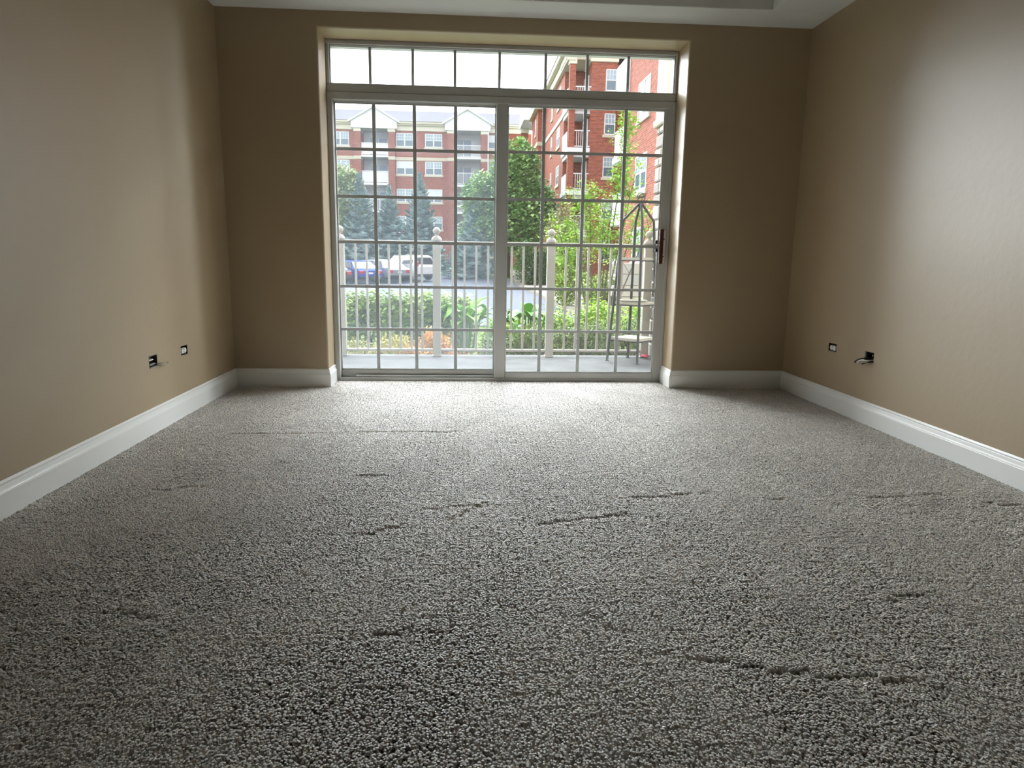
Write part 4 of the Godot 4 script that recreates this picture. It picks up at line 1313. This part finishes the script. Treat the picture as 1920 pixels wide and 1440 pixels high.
func birch() -> void:
	var r := RandomNumberGenerator.new()
	r.seed = 540
	var o := thing("birch", "young multi-stemmed tree with thin grey stems and light green leaves behind the railing", "tree", Vector3(1.95, gy(-7.0), -7.0))
	var leaf := leaf_cluster(9, 0.085, 0.075, r, 0.7)
	var ends := [[-0.72, 2.1, 0.2], [-0.45, 2.6, -0.1], [-0.17, 2.75, 0.1], [0.08, 2.5, 0.25], [0.30, 3.0, 0.0], [0.52, 4.15, -0.05], [0.62, 3.1, 0.15], [0.80, 2.6, -0.1], [0.98, 2.3, 0.1], [-0.58, 1.7, -0.2], [0.2, 2.2, -0.2]]
	var spots := []
	for e in ends:
		var tip := Vector3(e[0], e[1], e[2])
		var foot := Vector3(e[0] * 0.16, 0, e[2] * 0.3)
		var mid := Vector3(e[0] * 0.48, e[1] * 0.42, e[2] * 0.6)
		var m := MB.new()
		m.tube([foot, foot.lerp(mid, 0.5) + Vector3(0.02, 0, 0), mid, mid.lerp(tip, 0.6), tip], [0.023, 0.019, 0.014, 0.009, 0.003], 7)
		for k in 7:
			var t := r.randf_range(0.25, 0.95)
			var p := mid.lerp(tip, (t - 0.42) / 0.58) if t > 0.42 else foot.lerp(mid, t / 0.42)
			var q := p + Vector3(r.randf_range(-0.24, 0.24), r.randf_range(0.15, 0.42), r.randf_range(-0.2, 0.2))
			m.tube([p, p.lerp(q, 0.5) + Vector3(0, 0.02, 0), q], [0.006, 0.004, 0.002], 5)
			if q.y > 1.55: spots.append([q, 0.12])
		part(o, "stem", m.mesh(), M.birch)
		for k in 9:
			var t := r.randf_range(0.5, 1.0)
			spots.append([mid.lerp(tip, t), 0.14])
	# the dense leafy shoot that rises before the brick
	for k in 26:
		spots.append([Vector3(0.46 + r.randf_range(-0.05, 0.05), lerpf(2.7, 4.2, k / 26.0), r.randf_range(-0.06, 0.06)), 0.06])
	for k in 12:
		spots.append([Vector3(-0.17 + r.randf_range(-0.05, 0.05), lerpf(1.9, 2.9, k / 12.0), r.randf_range(-0.06, 0.06)), 0.06])
	var placed := []
	for s in spots:
		for k in 4:
			var p: Vector3 = s[0] + Vector3(r.randfn(), r.randfn(), r.randfn()) * s[1] * 0.7
			placed.append(Transform3D(Basis(Vector3.UP, TAU * r.randf()) * Basis().scaled(Vector3.ONE * r.randf_range(0.6, 1.1)), p))
	scatter(o, "foliage", leaf, M.leaf, placed, tints(placed.size(), Color(0.22, 0.40, 0.06), Color(0.42, 0.58, 0.12), r))

# -- cars: local z along the car, rear at +z
func car(label: String, at: Vector3, turn: float, paint: Material, tall: bool) -> void:
	var o := thing("parked_car", label, "car", at, turn)
	var l := 4.5
	var w := 0.88
	var hb := 0.98 if tall else 0.86
	var side := [Vector2(-l / 2, 0.34), Vector2(-l / 2 + 0.1, 0.24), Vector2(l / 2 - 0.1, 0.26), Vector2(l / 2, 0.40), Vector2(l / 2 - 0.02, hb - 0.12), Vector2(l / 2 - 0.12, hb), Vector2(0.9, hb + 0.03), Vector2(-1.0, hb), Vector2(-l / 2 + 0.2, hb - 0.16), Vector2(-l / 2 + 0.02, hb - 0.3)]
	var b := MB.new()
	var loft := func(prof: Array, half: Array, m: MB) -> void:    # profile in (z, y), half widths per point, mirrored
		var n := prof.size()
		for i in n:
			var j := (i + 1) % n
			var p: Vector2 = prof[i]
			var q: Vector2 = prof[j]
			var hp: float = half[i]
			var hq: float = half[j]
			m.quad(Vector3(hp, p.y, p.x), Vector3(-hp, p.y, p.x), Vector3(-hq, q.y, q.x), Vector3(hq, q.y, q.x))
		var poly := PackedVector2Array(prof)
		var t := Geometry2D.triangulate_polygon(poly)
		for i in range(0, t.size(), 3):
			var v := [t[i], t[i + 1], t[i + 2]]
			for sg in [1.0, -1.0]:
				var a := Vector3(sg * half[v[0]], prof[v[0]].y, prof[v[0]].x)
				var c := Vector3(sg * half[v[1]], prof[v[1]].y, prof[v[1]].x)
				var d := Vector3(sg * half[v[2]], prof[v[2]].y, prof[v[2]].x)
				var nn := (c - a).cross(d - a)
				if nn.x * sg > 0: m.tri(a, c, d)
				else: m.tri(a, d, c)
	loft.call(side, [w * 0.9, w * 0.86, w * 0.86, w * 0.9, w * 0.93, w * 0.9, w, w, w * 0.94, w * 0.9], b)
	var cab := [Vector2(-0.95, hb - 0.02), Vector2(-0.25, hb + 0.46), Vector2(0.75, hb + 0.50), Vector2(1.25, hb + 0.40), Vector2(1.85, hb - 0.02)]
	if tall: cab = [Vector2(-1.05, hb - 0.02), Vector2(-0.45, hb + 0.56), Vector2(1.5, hb + 0.62), Vector2(1.85, hb + 0.52), Vector2(2.12, hb - 0.02)]
	loft.call(cab, [w * 0.97, w * 0.72, w * 0.72, w * 0.74, w * 0.95], b)
	part(o, "body", b.mesh(), paint)
	var g := MB.new()
	var cz: Array = cab
	# rear window, windscreen and side windows, set just proud of the cabin
	var rw := func(p: Vector2, q: Vector2, hp: float, hq: float, off: Vector2) -> void:
		var a := p.lerp(q, 0.12) + off
		var c := p.lerp(q, 0.88) + off
		g.quad(Vector3(-hp * 0.86, a.y, a.x), Vector3(hp * 0.86, a.y, a.x), Vector3(hq * 0.86, c.y, c.x), Vector3(-hq * 0.86, c.y, c.x))
	rw.call(cz[4], cz[3], w * 0.95, w * 0.74, Vector2(0.012, 0.008))
	rw.call(cz[0], cz[1], w * 0.97, w * 0.72, Vector2(-0.012, 0.008))
	for sg in [-1.0, 1.0]:
		for span in [[0.02, 0.46], [0.54, 0.98]]:
			var q := []
			for e in [[span[0], 0.12], [span[1], 0.12], [span[1], 0.85], [span[0], 0.85]]:
				var zlo := lerpf(cz[0].x + 0.25, cz[4].x - 0.25, e[0])
				var zhi := lerpf(cz[1].x + 0.12, cz[3].x - 0.08, e[0])
				q.append(Vector3(sg * (lerpf(w * 0.97, w * 0.73, e[1]) + 0.012), hb + 0.47 * e[1], lerpf(zlo, zhi, e[1])))
			if sg < 0: g.quad(q[0], q[1], q[2], q[3])
			else: g.quad(q[3], q[2], q[1], q[0])
	part(o, "window_glass", g.mesh(), M.carglass)
	for sx in [-1.0, 1.0]:
		for z in [-1.4, 1.35]:
			var m := MB.new()
			m.xf = Transform3D(Basis(Vector3.BACK, -sx * PI / 2), Vector3(sx * (w - 0.2), 0.32, z))
			m.lathe([Vector2(0.31, 0), Vector2(0.32, 0.03), Vector2(0.32, 0.18), Vector2(0.30, 0.205), Vector2(0.2, 0.205), Vector2(0.19, 0.19), Vector2(0.001, 0.20)], 20)
			part(o, "wheel", m.mesh(), M.black)
		var tl := bx(Vector3(sx * w * 0.90 - (0.30 if sx > 0 else 0.0), hb - 0.30, l / 2 - 0.12), Vector3(sx * w * 0.90 + (0.30 if sx < 0 else 0.0), hb - 0.10, l / 2 + 0.012), 0.02)
		if tall: tl = bx(Vector3(sx * w * 0.86 - (0.14 if sx > 0 else 0.0), hb - 0.22, l / 2 - 0.25), Vector3(sx * w * 0.86 + (0.14 if sx < 0 else 0.0), hb + 0.22, l / 2 - 0.04), 0.02)
		part(o, "tail_light", tl, M.tail)
	part(o, "bumper", bx(Vector3(-w * 0.85, 0.26, l / 2 - 0.08), Vector3(w * 0.85, 0.42, l / 2 + 0.03), 0.02), M.black)
	part(o, "number_plate", bx(Vector3(-0.15, 0.56, l / 2), Vector3(0.15, 0.66, l / 2 + 0.012), 0.003), M.outwhite)

func cars() -> void:
	var row := [["dark grey parked car cut off by the door frame", M.cargrey], ["blue parked car with wide red tail lights", M.carblue], ["silver parked car between the blue car and the tall white one", M.carsilver], ["tall white parked car at the end of the row", M.carwhite]]
	for i in 4:
		var p := Vector3(-7.55 + 1.58 * (i - 1), 0, -38.0 - 1.38 * (i - 1))
		car(row[i][0], Vector3(p.x, gy(p.z) + 0.03, p.z), 0.72, row[i][1], i == 3)

func site_things() -> void:
	var f := thing("utility_screen", "white panel enclosure beside the sidewalk behind the evergreens", "enclosure", Vector3(4.1, gy(-41.5), -41.5))
	part(f, "panel", bx(Vector3(-0.55, 0.0, -0.6), Vector3(0.5, 1.5, 0.0), 0.02), M.outwhite)
	part(f, "cap", bx(Vector3(-0.6, 1.5, -0.65), Vector3(0.55, 1.56, 0.05), 0.01), M.outwhite)
	var s := thing("entry_steps", "low brown brick steps at the foot of the white panel", "steps", Vector3(4.25, gy(-38.5), -38.5))
	for k in 3:
		part(s, "step", bx(Vector3(-0.5, 0.0, -0.4 * k - 0.4), Vector3(0.5, 0.15 * (k + 1), -0.4 * k), 0.01), M.step)
	var g := thing("garden_rail", "short white railing beside the steps", "railing", Vector3(4.75, gy(-37.5), -37.5))
	picket_rail(g, Vector3(0, 0, 0), Vector3(0.9, 0, -0.2), 1.15)
	var w := thing("garden_wall", "long pale block wall behind the birch stems", "garden wall", Vector3(5.1, gy(-13.0), -13.0))
	var r := RandomNumberGenerator.new()
	r.seed = 66
	for j in 5:
		for i in 6:
			var x := -1.6 + i * 0.5 + (0.25 if j % 2 else 0.0)
			part(w, "block", bx(Vector3(x + 0.008, 0.3 * j + 0.006, -0.15 - r.randf() * 0.01), Vector3(x + 0.492, 0.3 * (j + 1) - 0.006, 0.15 + r.randf() * 0.012), 0.015), [M.walk, M.stone, M.stonec][r.randi() % 3])
